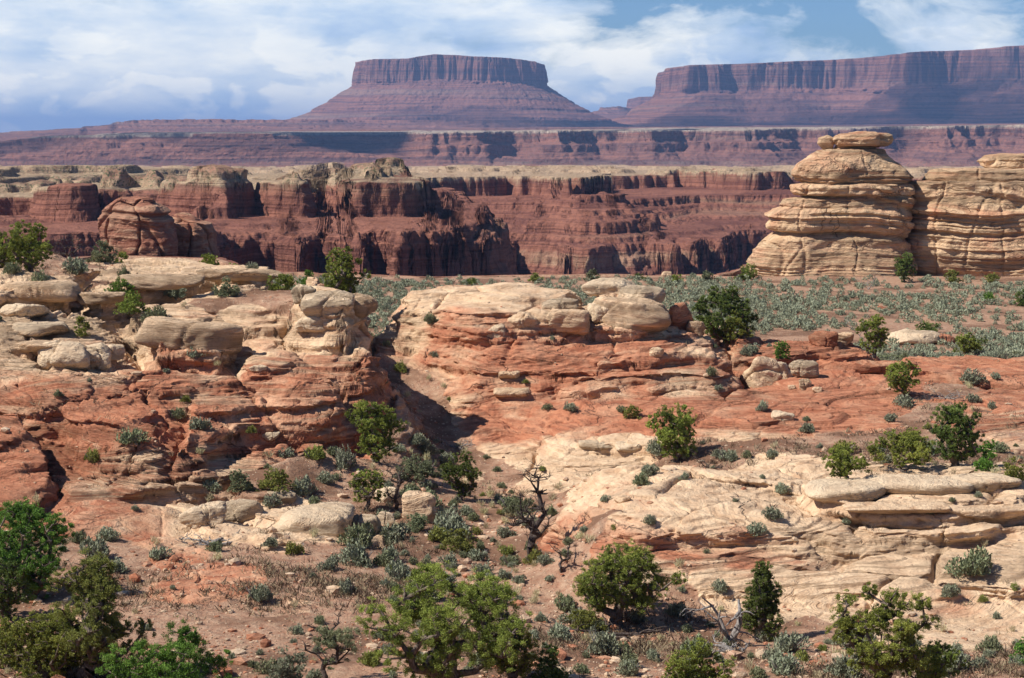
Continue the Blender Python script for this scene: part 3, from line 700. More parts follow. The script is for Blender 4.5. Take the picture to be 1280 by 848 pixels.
def far_h(u, y):
    x = u * y; px = 640 + u * F
    lo = -68.6 - (y - 4300) * 0.0 + 2.5 * fbm2(x / 200, y / 200, 3, 201)
    plateau = np.interp(px, [0, 60, 170, 400, 640, 1000, 1280], [-14, 0, 8, 8, 12, 20, 27]) + (y - 4500) * np.interp(px, [0, 150, 400, 1280], [0.0005, 0.002, 0.0075, 0.0085]) * (y < 9000) + (4500 * 0.006) * (y >= 9000)
    plateau = np.minimum(plateau, 60)
    w1 = x + 60 * fbm2(x / 240, y / 240, 3, 202); w2 = y + 60 * fbm2(x / 240, y / 240, 3, 203)
    rg = np.abs(fbm2(w1 / 170, w2 / 260, 3, 204)) * 2 - 0.5; rg2 = np.abs(fbm2(w1 / 45, w2 / 60, 3, 205)) * 2 - 0.5
    d = sdf(BAND, x, y) + 70 * rg + 18 * rg2
    leftk = 1 - sstep(430, 560, px)                       # broad stepped slope on the left, sheer wall on the right
    fr = fall(d, [(-9000, 0.0), (0, -1), (6, -26), (30, -33), (34, -48), (75, -66), (150, -84), (400, -130)])
    fl = fall(d, [(-9000, 0.0), (0, 0), (8, -9), (60, -24), (66, -31), (150, -45), (158, -54), (260, -68), (400, -100)])
    b = plateau + fr * (1 - leftk) + fl * leftk + 2.0 * fbm2(x / 70, y / 70, 4, 206)
    h = np.maximum(lo, b)
    for poly, top, cl, run in LOWM:
        dm = sdf(poly, x, y) + 60 * fbm2(x / 300, y / 300, 4, 207) + 25 * rg2
        h = np.maximum(h, top + fall(dm, [(-9000, 4), (0, 0), (10, -cl * 0.28), (run * .35, -cl * .62), (run * .36, -cl * .75), (run, -cl * 1.2), (run * 2.5, -cl * 1.9), (run * 3.2, -400)]) + 2 * rg2)
    s = h + 6 * fbm2(x / 500, y / 500, 2, 209)
    h = h * 0.4 + 0.6 * (terrace(s, FB, 0.3, 0.2) - (s - h))
    return np.minimum(h, np.interp(y, [4100, 4230, 4420, 4800], [-71, -68, -62, 400]))
FB = -150 + np.concatenate([[0], np.cumsum(np.random.RandomState(9).uniform(4, 11, 80))])
def far_attr(u, y, h):
    x = u * y
    lo = h < -55
    return {'red': np.where(lo, 0.75, 1.0) - 0.75 * sstep(0.0, 3.0, h - (12 + (640 + u * F - 640) * 0.02) + 4) * (y < 5600) * (y > 4480) + 0.12 * fbm2(x / 300, y / 300, 3, 210), 'veg': np.where(lo, 0.5, 0.25)}
M_far = canyon_material('distant_sandstone', 6.0, (0.46, 0.38, 0.29), (0.28, 0.20, 0.16), (0.29, 0.130, 0.092), (0.135, 0.070, 0.066), (0.13, 0.13, 0.09), bumpd=0.9)
far, NFAR = sheet('far_terrain', far_h, -0.36, 0.36, 1300, 4080, 46000, 1700, 460, M_far, far_attr, 9.0, 0.07, 0.6, flat=0.06, seed=50, sm_u=3, sm_v=6, gk=2)
print('far', round(time.time() - T00, 1))

# ------------------------------------------------------------------ lofted buttes and mesas
def loft(name, plan, prof, mat, nt=900, nk=180, flute=(), jag=0.0, top_h=None, seed=0, red=1.0, parent=None):
    """plan: closed rim polygon (x, y); prof: list of (outset, z) from rim centre out and down"""
    p = np.array(plan + [plan[0]], float); L = np.concatenate([[0], np.cumsum(np.hypot(*np.diff(p, axis=0).T))])
    tt = np.linspace(0, L[-1], nt, endpoint=False); rx = np.interp(tt, L, p[:, 0]); ry = np.interp(tt, L, p[:, 1])
    k = max(3, nt // 60); ker = np.hanning(2 * k + 1); ker /= ker.sum()
    sm = lambda a: np.convolve(np.concatenate([a[-k:], a, a[:k]]), ker, 'valid')
    rx, ry = sm(rx), sm(ry)
    tx = np.roll(rx, -3) - np.roll(rx, 3); ty = np.roll(ry, -3) - np.roll(ry, 3); l = np.hypot(tx, ty)
    area = 0.5 * np.sum(rx * np.roll(ry, -1) - ry * np.roll(rx, -1)); sg = 1 if area > 0 else -1
    nx, ny = sg * ty / l, -sg * tx / l
    pr = np.array(prof, float); PL = np.concatenate([[0], np.cumsum(np.hypot(pr[1:, 0] - pr[:-1, 0], pr[1:, 1] - pr[:-1, 1]))])
    kk = np.linspace(0, PL[-1], nk); po = np.interp(kk, PL, pr[:, 0]); pz = np.interp(kk, PL, pr[:, 1])
    X = rx[:, None] + nx[:, None] * po[None]; Y = ry[:, None] + ny[:, None] * po[None]; Z = np.repeat(pz[None], nt, 0)
    if top_h is not None:
        th_ = top_h(rx, ry)[:, None]; Z = Z + th_ * np.interp(pz, [pr[-1, 1], pr[0, 1]], [0.0, 1.0])[None]
    n = 0
    for amp, wl, zl, ridged, z0, z1 in flute:
        f = fbm3(X / wl, Y / wl, Z / zl, 3, 300 + seed + int(wl))
        if ridged: f = np.abs(f) * 2 - 0.5
        n = n + amp * f * sstep(z0 - 8, z0, Z) * (1 - sstep(z1, z1 + 8, Z))
    X = X + nx[:, None] * n; Y = Y + ny[:, None] * n
    Z = Z + jag * fbm2(X / 40, Y / 40, 4, 310 + seed) * np.clip(kk / PL[-1] * 8, 0, 1)[None] * np.clip((1 - kk / PL[-1]) * 8, 0, 1)[None]
    V = np.stack([X, Y, Z], -1).reshape(-1, 3)
    i = np.arange(nt)[:, None] * nk + np.arange(nk - 1)[None]; j = (np.arange(nt)[:, None] + 1) % nt * nk + np.arange(nk - 1)[None]
    Fq = np.stack([i, j, j + 1, i + 1] if sg > 0 else [i, i + 1, j + 1, j], -1).reshape(-1, 4)
    # top: rings shrinking to the middle
    cx, cy = rx.mean(), ry.mean(); rings = 14; base = len(V); VV = [V]; FF = [Fq]
    z0 = Z[:, 0]; prev = np.arange(nt) * nk
    for r in range(1, rings + 1):
        f = 1 - r / (rings + 0.001); qx = cx + (X[:, 0] - cx) * f; qy = cy + (Y[:, 0] - cy) * f
        qz = z0 * f + z0.mean() * (1 - f) + 1.0 * jag * fbm2(qx / 60, qy / 60, 3, 320 + seed)
        cur = base + (r - 1) * nt + np.arange(nt); VV.append(np.stack([qx, qy, qz], -1))
        a, b = prev, np.roll(prev, -1); c, d_ = np.roll(cur, -1), cur
        FF.append(np.stack([a, d_, c, b] if sg > 0 else [a, b, c, d_], -1)); prev = cur
    V = np.concatenate(VV); Fq = np.concatenate(FF)
    me = mesh_np(name, V, Fq, mat, True, {'red': np.full(len(V), red), 'veg': np.full(len(V), 0.12)})
    o = bpy.data.objects.new(name, me); link(o, parent); return o
def zpx(py, Y): return (HORIZON - py) / F * Y * 1.0
YB = 10000.0
kx = YB / F
bx = lambda px: (px - 640) * kx
btop = zpx(77, YB)
but_plan = [(bx(446), YB + 120), (bx(470), YB - 60), (bx(520), YB - 150), (bx(560), YB - 120), (bx(610), YB - 190), (bx(650), YB - 110), (bx(680), YB + 20), (bx(684), YB + 260), (bx(640), YB + 560), (bx(540), YB + 640), (bx(460), YB + 480), (bx(444), YB + 250)]
def but_top(x, y):
    px = 640 + x / kx
    return np.interp(px, [440, 455, 510, 522, 545, 570, 590, 640, 660, 690], [-4, 3, 4, 12, 26, 22, 14, 6, -2, -26]) * 1.0
butte = loft('butte', but_plan, [(-8, btop), (0, btop - 3), (5, btop - 30), (9, btop - 80), (13, btop - 118), (26, btop - 126), (90, btop - 165), (150, btop - 205), (156, btop - 214), (230, btop - 250), (236, btop - 262), (340, btop - 300), (350, btop - 315), (480, btop - 350), (700, btop - 400)], M_far, 1400, 200,
             [(34, 150, 1500, False, btop - 122, btop + 40), (22, 62, 700, True, btop - 122, btop + 40), (9, 21, 300, True, btop - 122, btop + 40), (22, 130, 300, False, btop - 500, btop - 118), (8, 30, 200, True, btop - 500, btop - 118)], 3.0, but_top, 1)
tag(butte, 'flat-topped butte with sheer fluted cliffs above long talus slopes on the skyline', 'butte')
YM = 9500.0; km = YM / F; mx = lambda px: (px - 646) * km
mtop = zpx(84, YM)
mesa_plan = [(mx(846), YM + 100), (mx(870), YM - 80), (mx(930), YM + 60), (mx(980), YM - 20), (mx(1040), YM + 80), (mx(1100), YM - 60), (mx(1140), YM - 260), (mx(1190), YM - 120), (mx(1240), YM - 420), (mx(1290), YM - 350), (mx(1380), YM - 700), (mx(1520), YM - 800), (mx(1560), YM + 2500), (mx(900), YM + 2600), (mx(850), YM + 900)]
def mesa_top(x, y):
    px = 640 + x / y * F
    return np.interp(px, [840, 900, 980, 1060, 1150, 1280, 1500], [0, 8, 22, 38, 62, 84, 110])
mesa = loft('mesa', mesa_plan, [(-10, mtop), (0, mtop - 4), (6, mtop - 40), (12, mtop - 90), (18, mtop - 128), (40, mtop - 140), (110, mtop - 178), (180, mtop - 216), (190, mtop - 232), (290, mtop - 262), (300, mtop - 278), (430, mtop - 312), (650, mtop - 345), (1000, mtop - 420)], M_far, 2200, 190,
            [(45, 130, 900, True, mtop - 132, mtop + 130), (16, 36, 600, True, mtop - 132, mtop + 130), (40, 220, 400, False, mtop - 500, mtop - 125), (12, 45, 200, True, mtop - 500, mtop - 125)], 4.0, mesa_top, 2)
tag(mesa, 'long high mesa with a dark cliff band, right of the butte on the skyline', 'mesa')
Y3 = 13500.0; k3 = Y3 / F; m3 = lambda px: (px - 640) * k3
sh = loft('mesa', [(m3(794), Y3), (m3(812), Y3 - 120), (m3(840), Y3 - 50), (m3(880), Y3), (m3(900), Y3 + 900), (m3(796), Y3 + 900)], [(-8, zpx(122, Y3)), (0, zpx(123, Y3)), (14, zpx(140, Y3)), (120, zpx(150, Y3)), (400, zpx(170, Y3))], M_far, 500, 90, [(30, 80, 900, True, zpx(141, Y3), 400)], 3.0, None, 3)
tag(sh, 'low dark mesa block peeping out at the left foot of the long mesa', 'mesa')
print('buttes', round(time.time() - T00, 1))

# ------------------------------------------------------------------ clouds above the far country (they shade it)
def cloud(cx, cy, w, d, seed, label, alt=2600, nb=26):
    """shades the ground round (cx, cy); the cloud itself floats towards the sun"""
    r = np.random.RandomState(seed); VS, FS = ico(3); VV, FF, off = [], [], 0
    ox, oy = sd.x / sd.z * alt, sd.y / sd.z * alt
    for i in range(nb):
        q = in_ball(r, 1)[0]; R_ = r.uniform(.12, .26) * min(w, d)
        v = VS * np.array([R_ * 1.5, R_ * 1.2, R_ * .35]); v = v * (1 + 0.25 * fbm3(VS[:, 0] * 2 + i, VS[:, 1] * 2, VS[:, 2] * 2, 3, 700))[:, None]
        VV.append(v + np.array([q[0] * w * .45, q[1] * d * .4, abs(q[2]) * 90])); FF.append(FS + off); off += len(v)
    me = mesh_np('cloud', np.concatenate(VV), np.concatenate(FF), M_cloud, True)
    o = bpy.data.objects.new('cloud', me); o.location = (cx + ox, cy + oy, alt); C.objects.link(o); tag(o, label, None, None, 'structure')
M_cloud = bpy.data.materials.new('thin_cloud_white'); M_cloud.use_nodes = True
def _cl():
    t = NT(M_cloud.node_tree); d = t.node('ShaderNodeBsdfDiffuse'); d.inputs[0].default_value = (.9, .9, .9, 1); tr = t.node('ShaderNodeBsdfTransparent'); m = t.node('ShaderNodeMixShader'); m.inputs[0].default_value = 0.20
    t.link(tr.outputs[0], m.inputs[1]); t.link(d.outputs[0], m.inputs[2]); o = t.node('ShaderNodeOutputMaterial'); t.link(m.outputs[0], o.inputs[0])
_cl()
def fx(px, Y): return ray(px, 400)[0] * Y
cloud(fx(170, 4900), 4950, 1500, 900, 1, 'cloud drifting high over the distant cliffs')
cloud(fx(420, 4800), 4750, 500, 420, 2, 'cloud drifting high over the distant cliffs')
cloud(fx(960, 8600), 8500, 3000, 1500, 3, 'cloud drifting high over the mesa country', nb=60)
cloud(fx(1190, 9000), 9150, 1500, 500, 9, 'cloud drifting high over the mesa country')
cloud(fx(580, 9000), 9100, 1700, 900, 5, 'cloud drifting high over the butte country', nb=30)
cloud(fx(760, 5000), 4800, 500, 300, 7, 'cloud drifting high over the distant cliffs')
cloud(fx(1180, 5000), 4850, 600, 320, 8, 'cloud drifting high over the distant cliffs')

# ------------------------------------------------------------------ air
def haze():
    x0, x1, y0, y1, z0, z1 = -24000, 24000, -400, 47500, -260, 475
    V = [(x, y, z) for x in (x0, x1) for y in (y0, y1) for z in (z0, z1)]
    Fq = [(0, 1, 3, 2), (4, 6, 7, 5), (0, 4, 5, 1), (2, 3, 7, 6), (0, 2, 6, 4), (1, 5, 7, 3)]
    m = bpy.data.materials.new('air'); m.use_nodes = True; t = NT(m.node_tree)
    v = t.node('ShaderNodeVolumePrincipled'); v.inputs['Color'].default_value = (0.34, 0.55, 1.0, 1); v.inputs['Density'].default_value = HAZE; v.inputs['Anisotropy'].default_value = 0.0
    o = t.node('ShaderNodeOutputMaterial'); t.link(v.outputs[0], o.inputs['Volume'])
    me = mesh_np('haze', np.array(V), np.array(Fq), m, False); ob = bpy.data.objects.new('haze', me); C.objects.link(ob); ob['kind'] = 'stuff'; ob['label'] = 'thin blue haze in the distance'
HAZE = 4.6e-5
haze()

# ================================================================== STANDING ROCKS
M_rock = rock_material('buff_sandstone', 1.6, tan=(0.68, 0.475, 0.29), tan2=(0.50, 0.32, 0.185), use_attr=False, redfix=0.36, varnish=0.4, objspace=False, xbed=0.5, bumpk=1.3)
M_tower = rock_material('red_tower_sandstone', 1.8, use_attr=False, redfix=0.72, varnish=0.6, red=(0.38, 0.175, 0.11), red2=(0.26, 0.105, 0.068), xbed=0.3)
def stack(name, Yc, levels, mat, depth=0.62, parent=None, nt=620, nk=520, strata=0.28, expo=2.7, seed=0, joints=0.15, rot=0.0, bottom=1.5, freq=1.3, massive=True):
    """tower of beds: levels = (py, left px, right px) down the outline, at distance Yc"""
    lv = []
    for py, l, r in levels:
        X0, _, z = P(l, py, Yc); X1, _, _ = P(r, py, Yc); lv.append((z, (X0 + X1) / 2, (X1 - X0) / 2))
    lv.append((lv[-1][0] - bottom, lv[-1][1], lv[-1][2] * 1.01))
    lv = np.array(lv); zz = lv[:, 0]; seg = np.abs(np.diff(zz)) + np.abs(np.diff(lv[:, 2])) * 0.6 + 1e-3
    L = np.concatenate([[0], np.cumsum(seg)]); kk = np.linspace(0, L[-1], nk)
    z = np.interp(kk, L, zz); cx = np.interp(kk, L, lv[:, 1]); a = np.interp(kk, L, lv[:, 2])
    amax = lv[:, 2].max(); b = depth * (0.55 * a + 0.45 * np.minimum(a, amax * .75))
    th_ = np.linspace(0, 2 * np.pi, nt, endpoint=False)
    c, s_ = np.cos(th_ + rot), np.sin(th_ + rot)
    ex = np.sign(c) * np.abs(c) ** (2 / expo); ey = np.sign(s_) * np.abs(s_) ** (2 / expo)
    X = cx[None] + ex[:, None] * a[None]; Y = Yc + 0.0 + ey[:, None] * b[None]; Z = np.repeat(z[None], nt, 0)
    sag = Z + 0.6 * fbm2(X * 0.12, Y * 0.12, 2, 400 + seed) + 0.08 * X * fbm2(Z * 0 + seed, Z * 0.25, 1, 411)
    st = (vn2(sag * freq, sag * 0, 401 + seed) - 0.5) * 1.6 + 0.9 * (vn2(sag * freq * 2.9, sag * 0 + 2, 402 + seed) - 0.5)
    blk = 0.5 + fbm2(th_[:, None] * 4 + 0 * Z, Z * 0.35, 3, 403 + seed)
    body = fbm3(X * 0.16, Y * 0.16, Z * 0.2, 4, 404 + seed) * 1.9
    wj = X + 1.2 * fbm2(X * 0 + 3, Z * 0.25, 3, 409 + seed)
    f1, gap, _ = cells(wj * 0.22 + 7, Y * 0.16 + Z * 0.05, 405 + seed)
    jt = -joints * np.exp(-(gap / 0.05) ** 2)
    d = strata * 1.15 * st * np.clip(0.35 + 1.3 * blk, 0.1, 2.2) + body * 0.8 + jt + 0.14 * fbm3(X * 1.3, Y * 1.3, Z * 2.2, 3, 406 + seed)
    d *= np.clip(a / 1.5, 0.15, 1)[None]
    # massive lower wall with a recessed bedding plane, thin ledges only above
    if massive: d = d - strata * 1.15 * st * np.clip(0.35 + 1.3 * blk, 0.1, 2.2) * 0.5 * sstep(-8.2, -9.6, sag) - 0.55 * np.exp(-((sag + 9.3) / 0.28) ** 2) * sstep(-.3, .3, fbm2(X * .12, Z * 0, 2, 415 + seed))
    nx = ex[:, None] * b[None]; ny = ey[:, None] * a[None]; nl = np.sqrt(nx ** 2 + ny ** 2) + 1e-6
    X = X + d * nx / nl; Y = Y + d * ny / nl
    Z = Z + 0.16 * fbm3(X * 0.5, Y * 0.5, Z * 0.3, 3, 407 + seed)
    V = np.stack([X, Y, Z], -1).reshape(-1, 3)
    i = np.arange(nt)[:, None] * nk + np.arange(nk - 1)[None]; j = (np.arange(nt)[:, None] + 1) % nt * nk + np.arange(nk - 1)[None]
    FF = [np.stack([i, i + 1, j + 1, j], -1).reshape(-1, 4)]
    VV = [V]; prev = np.arange(nt) * nk; base = len(V); rings = 16
    mx_, my_, mz_ = X[:, 0].mean(), Y[:, 0].mean(), Z[:, 0].mean()
    for r in range(1, rings + 1):
        f = 1 - r / (rings + 0.001); qx = mx_ + (X[:, 0] - mx_) * f; qy = my_ + (Y[:, 0] - my_) * f
        qz = Z[:, 0] * f + (mz_ + 0.15) * (1 - f) + 0.15 * fbm2(qx * .6, qy * .6, 3, 408)
        cur = base + (r - 1) * nt + np.arange(nt); VV.append(np.stack([qx, qy, qz], -1))
        FF.append(np.stack([prev, np.roll(prev, -1), np.roll(cur, -1), cur], -1)); prev = cur
    me = mesh_np(name, np.concatenate(VV), np.concatenate(FF), mat, True)
    o = bpy.data.objects.new(name, me); link(o, parent); return o

YS = 206.0
sp = empty('rock_tower', (P(1050, 345, YS)[0], YS, -14.6))
tag(sp, 'tall layered tan rock tower with a balanced flat cap rock on a narrow neck', 'rock tower', None)
def under(root, o):
    o.parent = root; o.matrix_parent_inverse = Matrix.Translation(root.location).inverted(); return o
under(sp, stack('tower_base', YS, [(229.5, 1000, 1132), (231, 990, 1139), (236, 988, 1141), (243, 991, 1139), (244.5, 999, 1134), (246, 996, 1136), (248.5, 974, 1140), (256, 970, 1141), (258, 974, 1138), (266, 957, 1140), (270, 956, 1140), (273, 962, 1137), (278, 958, 1138), (284, 957, 1138), (290, 962, 1134), (296, 958, 1134), (304, 944, 1136), (312, 935, 1138), (322, 930, 1139), (332, 928, 1140), (340, 934, 1140), (346, 940, 1138), (352, 936, 1140)], M_rock, 0.6, seed=1, strata=0.36, freq=1.9, joints=0.18))
under(sp, stack('tower_shoulder', YS, [(187, 1038, 1100), (188.5, 1026, 1103), (194, 1017, 1107), (200, 1006, 1112), (206, 997, 1122), (213, 993, 1134), (219, 994, 1138), (225, 999, 1137), (228.5, 1006, 1131), (231, 1012, 1126)], M_rock, 0.72, seed=2, strata=0.18, joints=0.1, bottom=.3))
under(sp, stack('neck', YS, [(183, 1044, 1094), (186, 1042, 1096), (190, 1034, 1102)], M_rock, 0.7, seed=3, strata=0.2, joints=0.1, nt=300, nk=80, bottom=.2))
under(sp, stack('cap_rock', YS, [(166.5, 1062, 1090), (167.5, 1050, 1100), (170, 1043, 1105), (175, 1041, 1107), (180, 1044, 1106), (183, 1050, 1102), (184, 1062, 1092)], M_rock, 0.75, seed=4, strata=0.12, joints=0.15, nt=360, nk=140, bottom=.1))
under(sp, stack('cap_rock', YS, [(171, 1030, 1038), (173, 1026, 1041), (179, 1025, 1042), (185, 1028, 1040), (188, 1031, 1038)], M_rock, 0.8, seed=5, strata=0.08, joints=0.0, nt=160, nk=80, bottom=.1))
YS2 = 207.0
rf = empty('rock_outcrop', (P(1260, 345, YS2)[0], YS2, -14.6))
tag(rf, 'broad layered tan rock outcrop beside the capped tower at the right edge', 'rock outcrop')
under(rf, stack('outcrop_base', YS2, [(226, 1149, 1400), (229, 1142, 1405), (236, 1145, 1410), (240, 1140, 1415), (246, 1136, 1420), (252, 1139, 1420), (256, 1136, 1425), (264, 1134, 1425), (267, 1138, 1425), (272, 1134, 1420), (278, 1135, 1415), (284, 1134, 1412), (290, 1130, 1415), (305, 1128, 1420), (320, 1130, 1425), (330, 1134, 1420), (336, 1142, 1415), (341, 1155, 1410), (350, 1150, 1430)], M_rock, 0.46, seed=6, strata=0.40, nt=1000, joints=0.2, freq=2.1, expo=2.2))
under(rf, stack('upper_bed', YS2, [(211.5, 1168, 1380), (213, 1160, 1385), (219, 1157, 1390), (225, 1156, 1395), (228, 1162, 1390)], M_rock, 0.42, expo=2.2, seed=7, strata=0.2, nk=160, joints=0.25, bottom=.2))
under(rf, stack('upper_bed', YS2 + 1, [(193.5, 1242, 1350), (195, 1232, 1360), (201, 1229, 1365), (208, 1230, 1365), (213, 1238, 1360)], M_rock, 0.42, seed=8, strata=0.12, nk=160, joints=0.2, bottom=.4))
under(rf, stack('fallen_apron', YS2 - 3, [(308, 1292, 1400), (315, 1282, 1420), (330, 1270, 1430), (345, 1254, 1450), (352, 1240, 1460)], M_rock, 0.35, seed=16, strata=0.3, nk=160, joints=0.6, bottom=.6))
YT = 236.0
tw = empty('rock_tower', (P(190, 320, YT)[0], YT, -16.0))
tag(tw, 'squat red rock tower with pale crusty top beyond the left ledges', 'rock tower')
under(tw, stack('tower_base', YT, [(247, 152, 178), (249, 142, 192), (254, 137, 197), (258, 133, 205), (265, 130, 210), (272, 127, 212), (280, 124, 214), (292, 122, 216), (305, 121, 217), (318, 121, 218), (340, 118, 220)], M_tower, 0.8, seed=9, strata=0.35, nk=360, joints=.6, bottom=6))
under(tw, stack('side_block', YT + 6, [(267, 221, 234), (270, 218, 240), (276, 214, 246), (279, 210, 262), (290, 209, 266), (305, 207, 268), (320, 206, 269), (345, 204, 270)], M_tower, 1.1, seed=10, strata=0.3, nk=300, joints=.6, bottom=6))

# ------------------------------------------------------------------ boulders and loose slabs
def rockmat(nm, rfix, tan=TAN, tan2=TAN2, varn=0.3): return rock_material(nm, 0.8, use_attr=False, redfix=rfix, tan=tan, tan2=tan2, varnish=varn, objspace=True, bumpk=1.5)
M_pale = rockmat('pale_boulder_stone', -0.1, (0.70, 0.54, 0.365), (0.60, 0.43, 0.28), 0.12)
M_tan = rockmat('tan_boulder_stone', 0.12)
M_redst = rockmat('red_boulder_stone', 0.75)
def boulder_mesh(seed, w, d, h, mat, nplanes=14, p=12, sub=5, flat=0.75, rough=1.0, beds=0.0):
    r = np.random.RandomState(seed); V, Fc = ico(sub)
    n = r.normal(size=(nplanes, 3)); n /= np.linalg.norm(n, axis=1)[:, None]; hh = r.uniform(0.72, 1.0, nplanes)
    n = np.concatenate([n, [[0, 0, 1], [0, 0, -1], [1, 0, 0], [-1, 0, 0], [0, 1, 0], [0, -1, 0]]]); hh = np.concatenate([hh, [flat, 0.8, 0.95, 0.95, 0.95, 0.95]])
    q = np.maximum(V @ n.T, 0) / hh
    rad = (q ** p).sum(1) ** (-1 / p)
    U = V * rad[:, None]; U = U / np.abs(U).max(0)
    S_ = np.array([w / 2, d / 2, h / 2]); U = U * S_
    m = min(w, d, h)
    nz = fbm3(U[:, 0] * 1.4 / m + seed, U[:, 1] * 1.4 / m, U[:, 2] * 1.8 / m, 5, 500 + seed % 20, 0.6) * 0.20 * m * rough
    if beds: 
        s = U[:, 2] / beds + 0.4 * fbm2(U[:, 0] / m, U[:, 1] / m, 2, 520)
        nz = nz + 0.10 * beds * (np.abs((s % 1) - 0.5) * -2)
    for _ in range(r.randint(1, 4)):
        gn = r.normal(size=3); gn[2] *= .35; gn /= np.linalg.norm(gn); gd = (U @ gn) - r.uniform(-.25, .25) * w * .5 + 0.06 * m * fbm3(U[:, 0] / m * 2, U[:, 1] / m * 2, U[:, 2] / m * 2, 3, 530)
        nz = nz - 0.09 * m * np.exp(-(gd / (0.035 * m)) ** 2)
    s = U[:, 2] / (0.22 * m) + 0.8 * fbm2(U[:, 0] / m, U[:, 1] / m, 2, 521); sb = vn2(s, s * 0 + seed % 7, 531) - .5
    nz = nz + 0.10 * m * sb * (1 - np.abs(V[:, 2])) 
    U = U + V * nz[:, None]
    U[:, 2] -= U[:, 2].min()
    return mesh_np('boulder', U, Fc, mat, True)
def boulder(px, py, w, h, mat, label=None, seed=None, dr=0.75, tilt=(0, 0, 0), fwd=0.0, sink=0.3, name='boulder', cat='boulder', group=None, Y=None, lift=0.0, **kw):
    """base at pixel (px, py), w x h in photograph pixels"""
    hh = hit(px, py) if Y is None else (ray(px, 400)[0] * Y, Y, gz(ray(px, 400)[0] * Y, Y))
    if hh is None: print('no hit', px, py, name); return None
    x, y, z = hh; k = y / F; W_, H_ = w * k, h * k * 1.12
    seed = seed if seed is not None else int(px * 7 + py)
    me = boulder_mesh(seed, W_, W_ * dr, H_, mat, **kw); me.name = name
    o = bpy.data.objects.new(name, me); C.objects.link(o)
    o.location = (x, y + W_ * dr * 0.3 - fwd, z - sink * H_ + lift); o.rotation_euler = tuple(R(a) for a in tilt)
    if label: tag(o, label, cat, group)
    return o
B = boulder
B(945, 484, 62, 42, M_tan, 'large rounded tan boulder leaning on the red slickrock, biggest of its cluster', tilt=(0, 24, 10), seed=11, p=7, flat=.9)
B(975, 474, 34, 24, M_pale, 'pale rounded boulder tucked behind the large leaning boulder', seed=12, tilt=(0, 0, 30))
B(1007, 487, 17, 17, M_tan, 'small upright block propping up the pale flat-topped boulder', seed=13)
B(1005, 473, 39, 20, M_pale, 'pale oval boulder balanced on a small upright block', seed=14, p=6, lift=0.25)
B(980, 526, 29, 14, M_pale, 'lone pale block lying on the red slickrock below the boulder cluster', seed=15)
B(990, 487, 10, 7, M_tan, 'small chip of rock between the large boulder and the balanced one', seed=16)
B(1022, 490, 12, 6, M_tan, 'small chip of rock right of the balanced boulder', seed=17)
B(790, 408, 92, 40, M_tan, 'big blocky tan cap boulder right of the pale dome', seed=19, dr=.8, tilt=(0, 3, 8), p=11, beds=.5, sink=.25)
B(803, 388, 66, 30, M_pale, 'smooth pale boulder lying on the big blocky cap boulder', seed=20, dr=.9, p=8, lift=0.25, tilt=(0, -3, 0))
B(764, 392, 78, 22, M_pale, 'long low pale slab behind the big cap boulder', seed=21, dr=.9, Y=112, lift=-.2)
B(757, 402, 44, 24, M_pale, 'rounded pale block on the left shoulder of the cap boulder', seed=22, dr=.9, lift=.0)
B(858, 413, 40, 46, M_redst, 'upright red triangular rock slab beside the dense green tree', seed=23, dr=.35, tilt=(0, -14, 25), p=14, nplanes=8)
B(871, 416, 22, 18, M_tan, 'brown block leaning at the foot of the red triangular slab', seed=24)
B(886, 420, 18, 14, M_pale, 'rounded pale stone in the row left of the dense tree, leftmost of four', seed=25)
B(898, 424, 17, 14, M_tan, 'rounded tan stone in the row left of the dense tree, second of four', seed=26)
B(905, 416, 20, 18, M_pale, 'rounded pale stone in the row left of the dense tree, highest of four', seed=27)
B(913, 428, 22, 15, M_tan, 'rounded stone at the right end of the row of four stones', seed=28)
B(623, 421, 38, 17, M_pale, 'pale slab leaning at an angle against the dome', seed=29, tilt=(0, -26, 0), dr=.5, p=10)
B(655, 408, 40, 18, M_tan, 'tan boulder in the rock pile on the right side of the dome', seed=30, dr=.8)
B(697, 412, 78, 30, M_tan, 'low cross-bedded rock mass on the right side of the dome', seed=31, dr=.6, beds=.35)
B(700, 396, 46, 20, M_pale, 'pale block topping the rock pile on the dome', seed=32, lift=.2)
B(1145, 431, 66, 18, M_pale, 'flat slab with pale top and red underside before the sage plain', seed=33, dr=.8)
B(1180, 430, 38, 14, M_redst, 'low red slab end beside the pale-topped slab', seed=34)
B(1030, 432, 34, 20, M_redst, 'red block at the edge of the sage plain', seed=35)
B(1053, 430, 28, 16, M_tan, 'tan block right of the red block at the plain edge', seed=36)
B(395, 665, 112, 44, M_pale, 'biggest smooth pillow-shaped pale boulder above the red soil slope', seed=37, dr=.7, p=6, tilt=(0, -4, 0), flat=.6, rough=.5)
B(455, 668, 48, 28, M_pale, 'fractured pale block right of the pillow-shaped boulder', seed=38, p=12)
B(482, 658, 26, 24, M_pale, 'small pale block second right of the pillow-shaped boulder', seed=39, p=12)
B(300, 648, 62, 26, M_pale, 'wedge of pale rock left of the pillow-shaped boulder', seed=40, p=12, tilt=(0, -12, 0), dr=.7)
B(255, 655, 60, 26, M_pale, 'low pale rock wedge at the left end of the pale ledge', seed=41, p=12, tilt=(0, -10, 0), dr=.7)
B(352, 628, 40, 16, M_pale, 'small pale block behind the pillow-shaped boulder', seed=42)
B(492, 630, 34, 30, M_pale, 'pale upright boulder among the gully shrubs', seed=43, tilt=(0, -25, 0))
B(526, 652, 48, 48, M_tan, 'tall rounded tan boulder with dark shaded side in the gully', seed=44, p=7, dr=.8)
B(40, 378, 108, 26, M_tan, 'wide smooth tan slab boulder on the ledge at the left edge', seed=45, dr=.7, p=7, flat=.6, rough=.5)
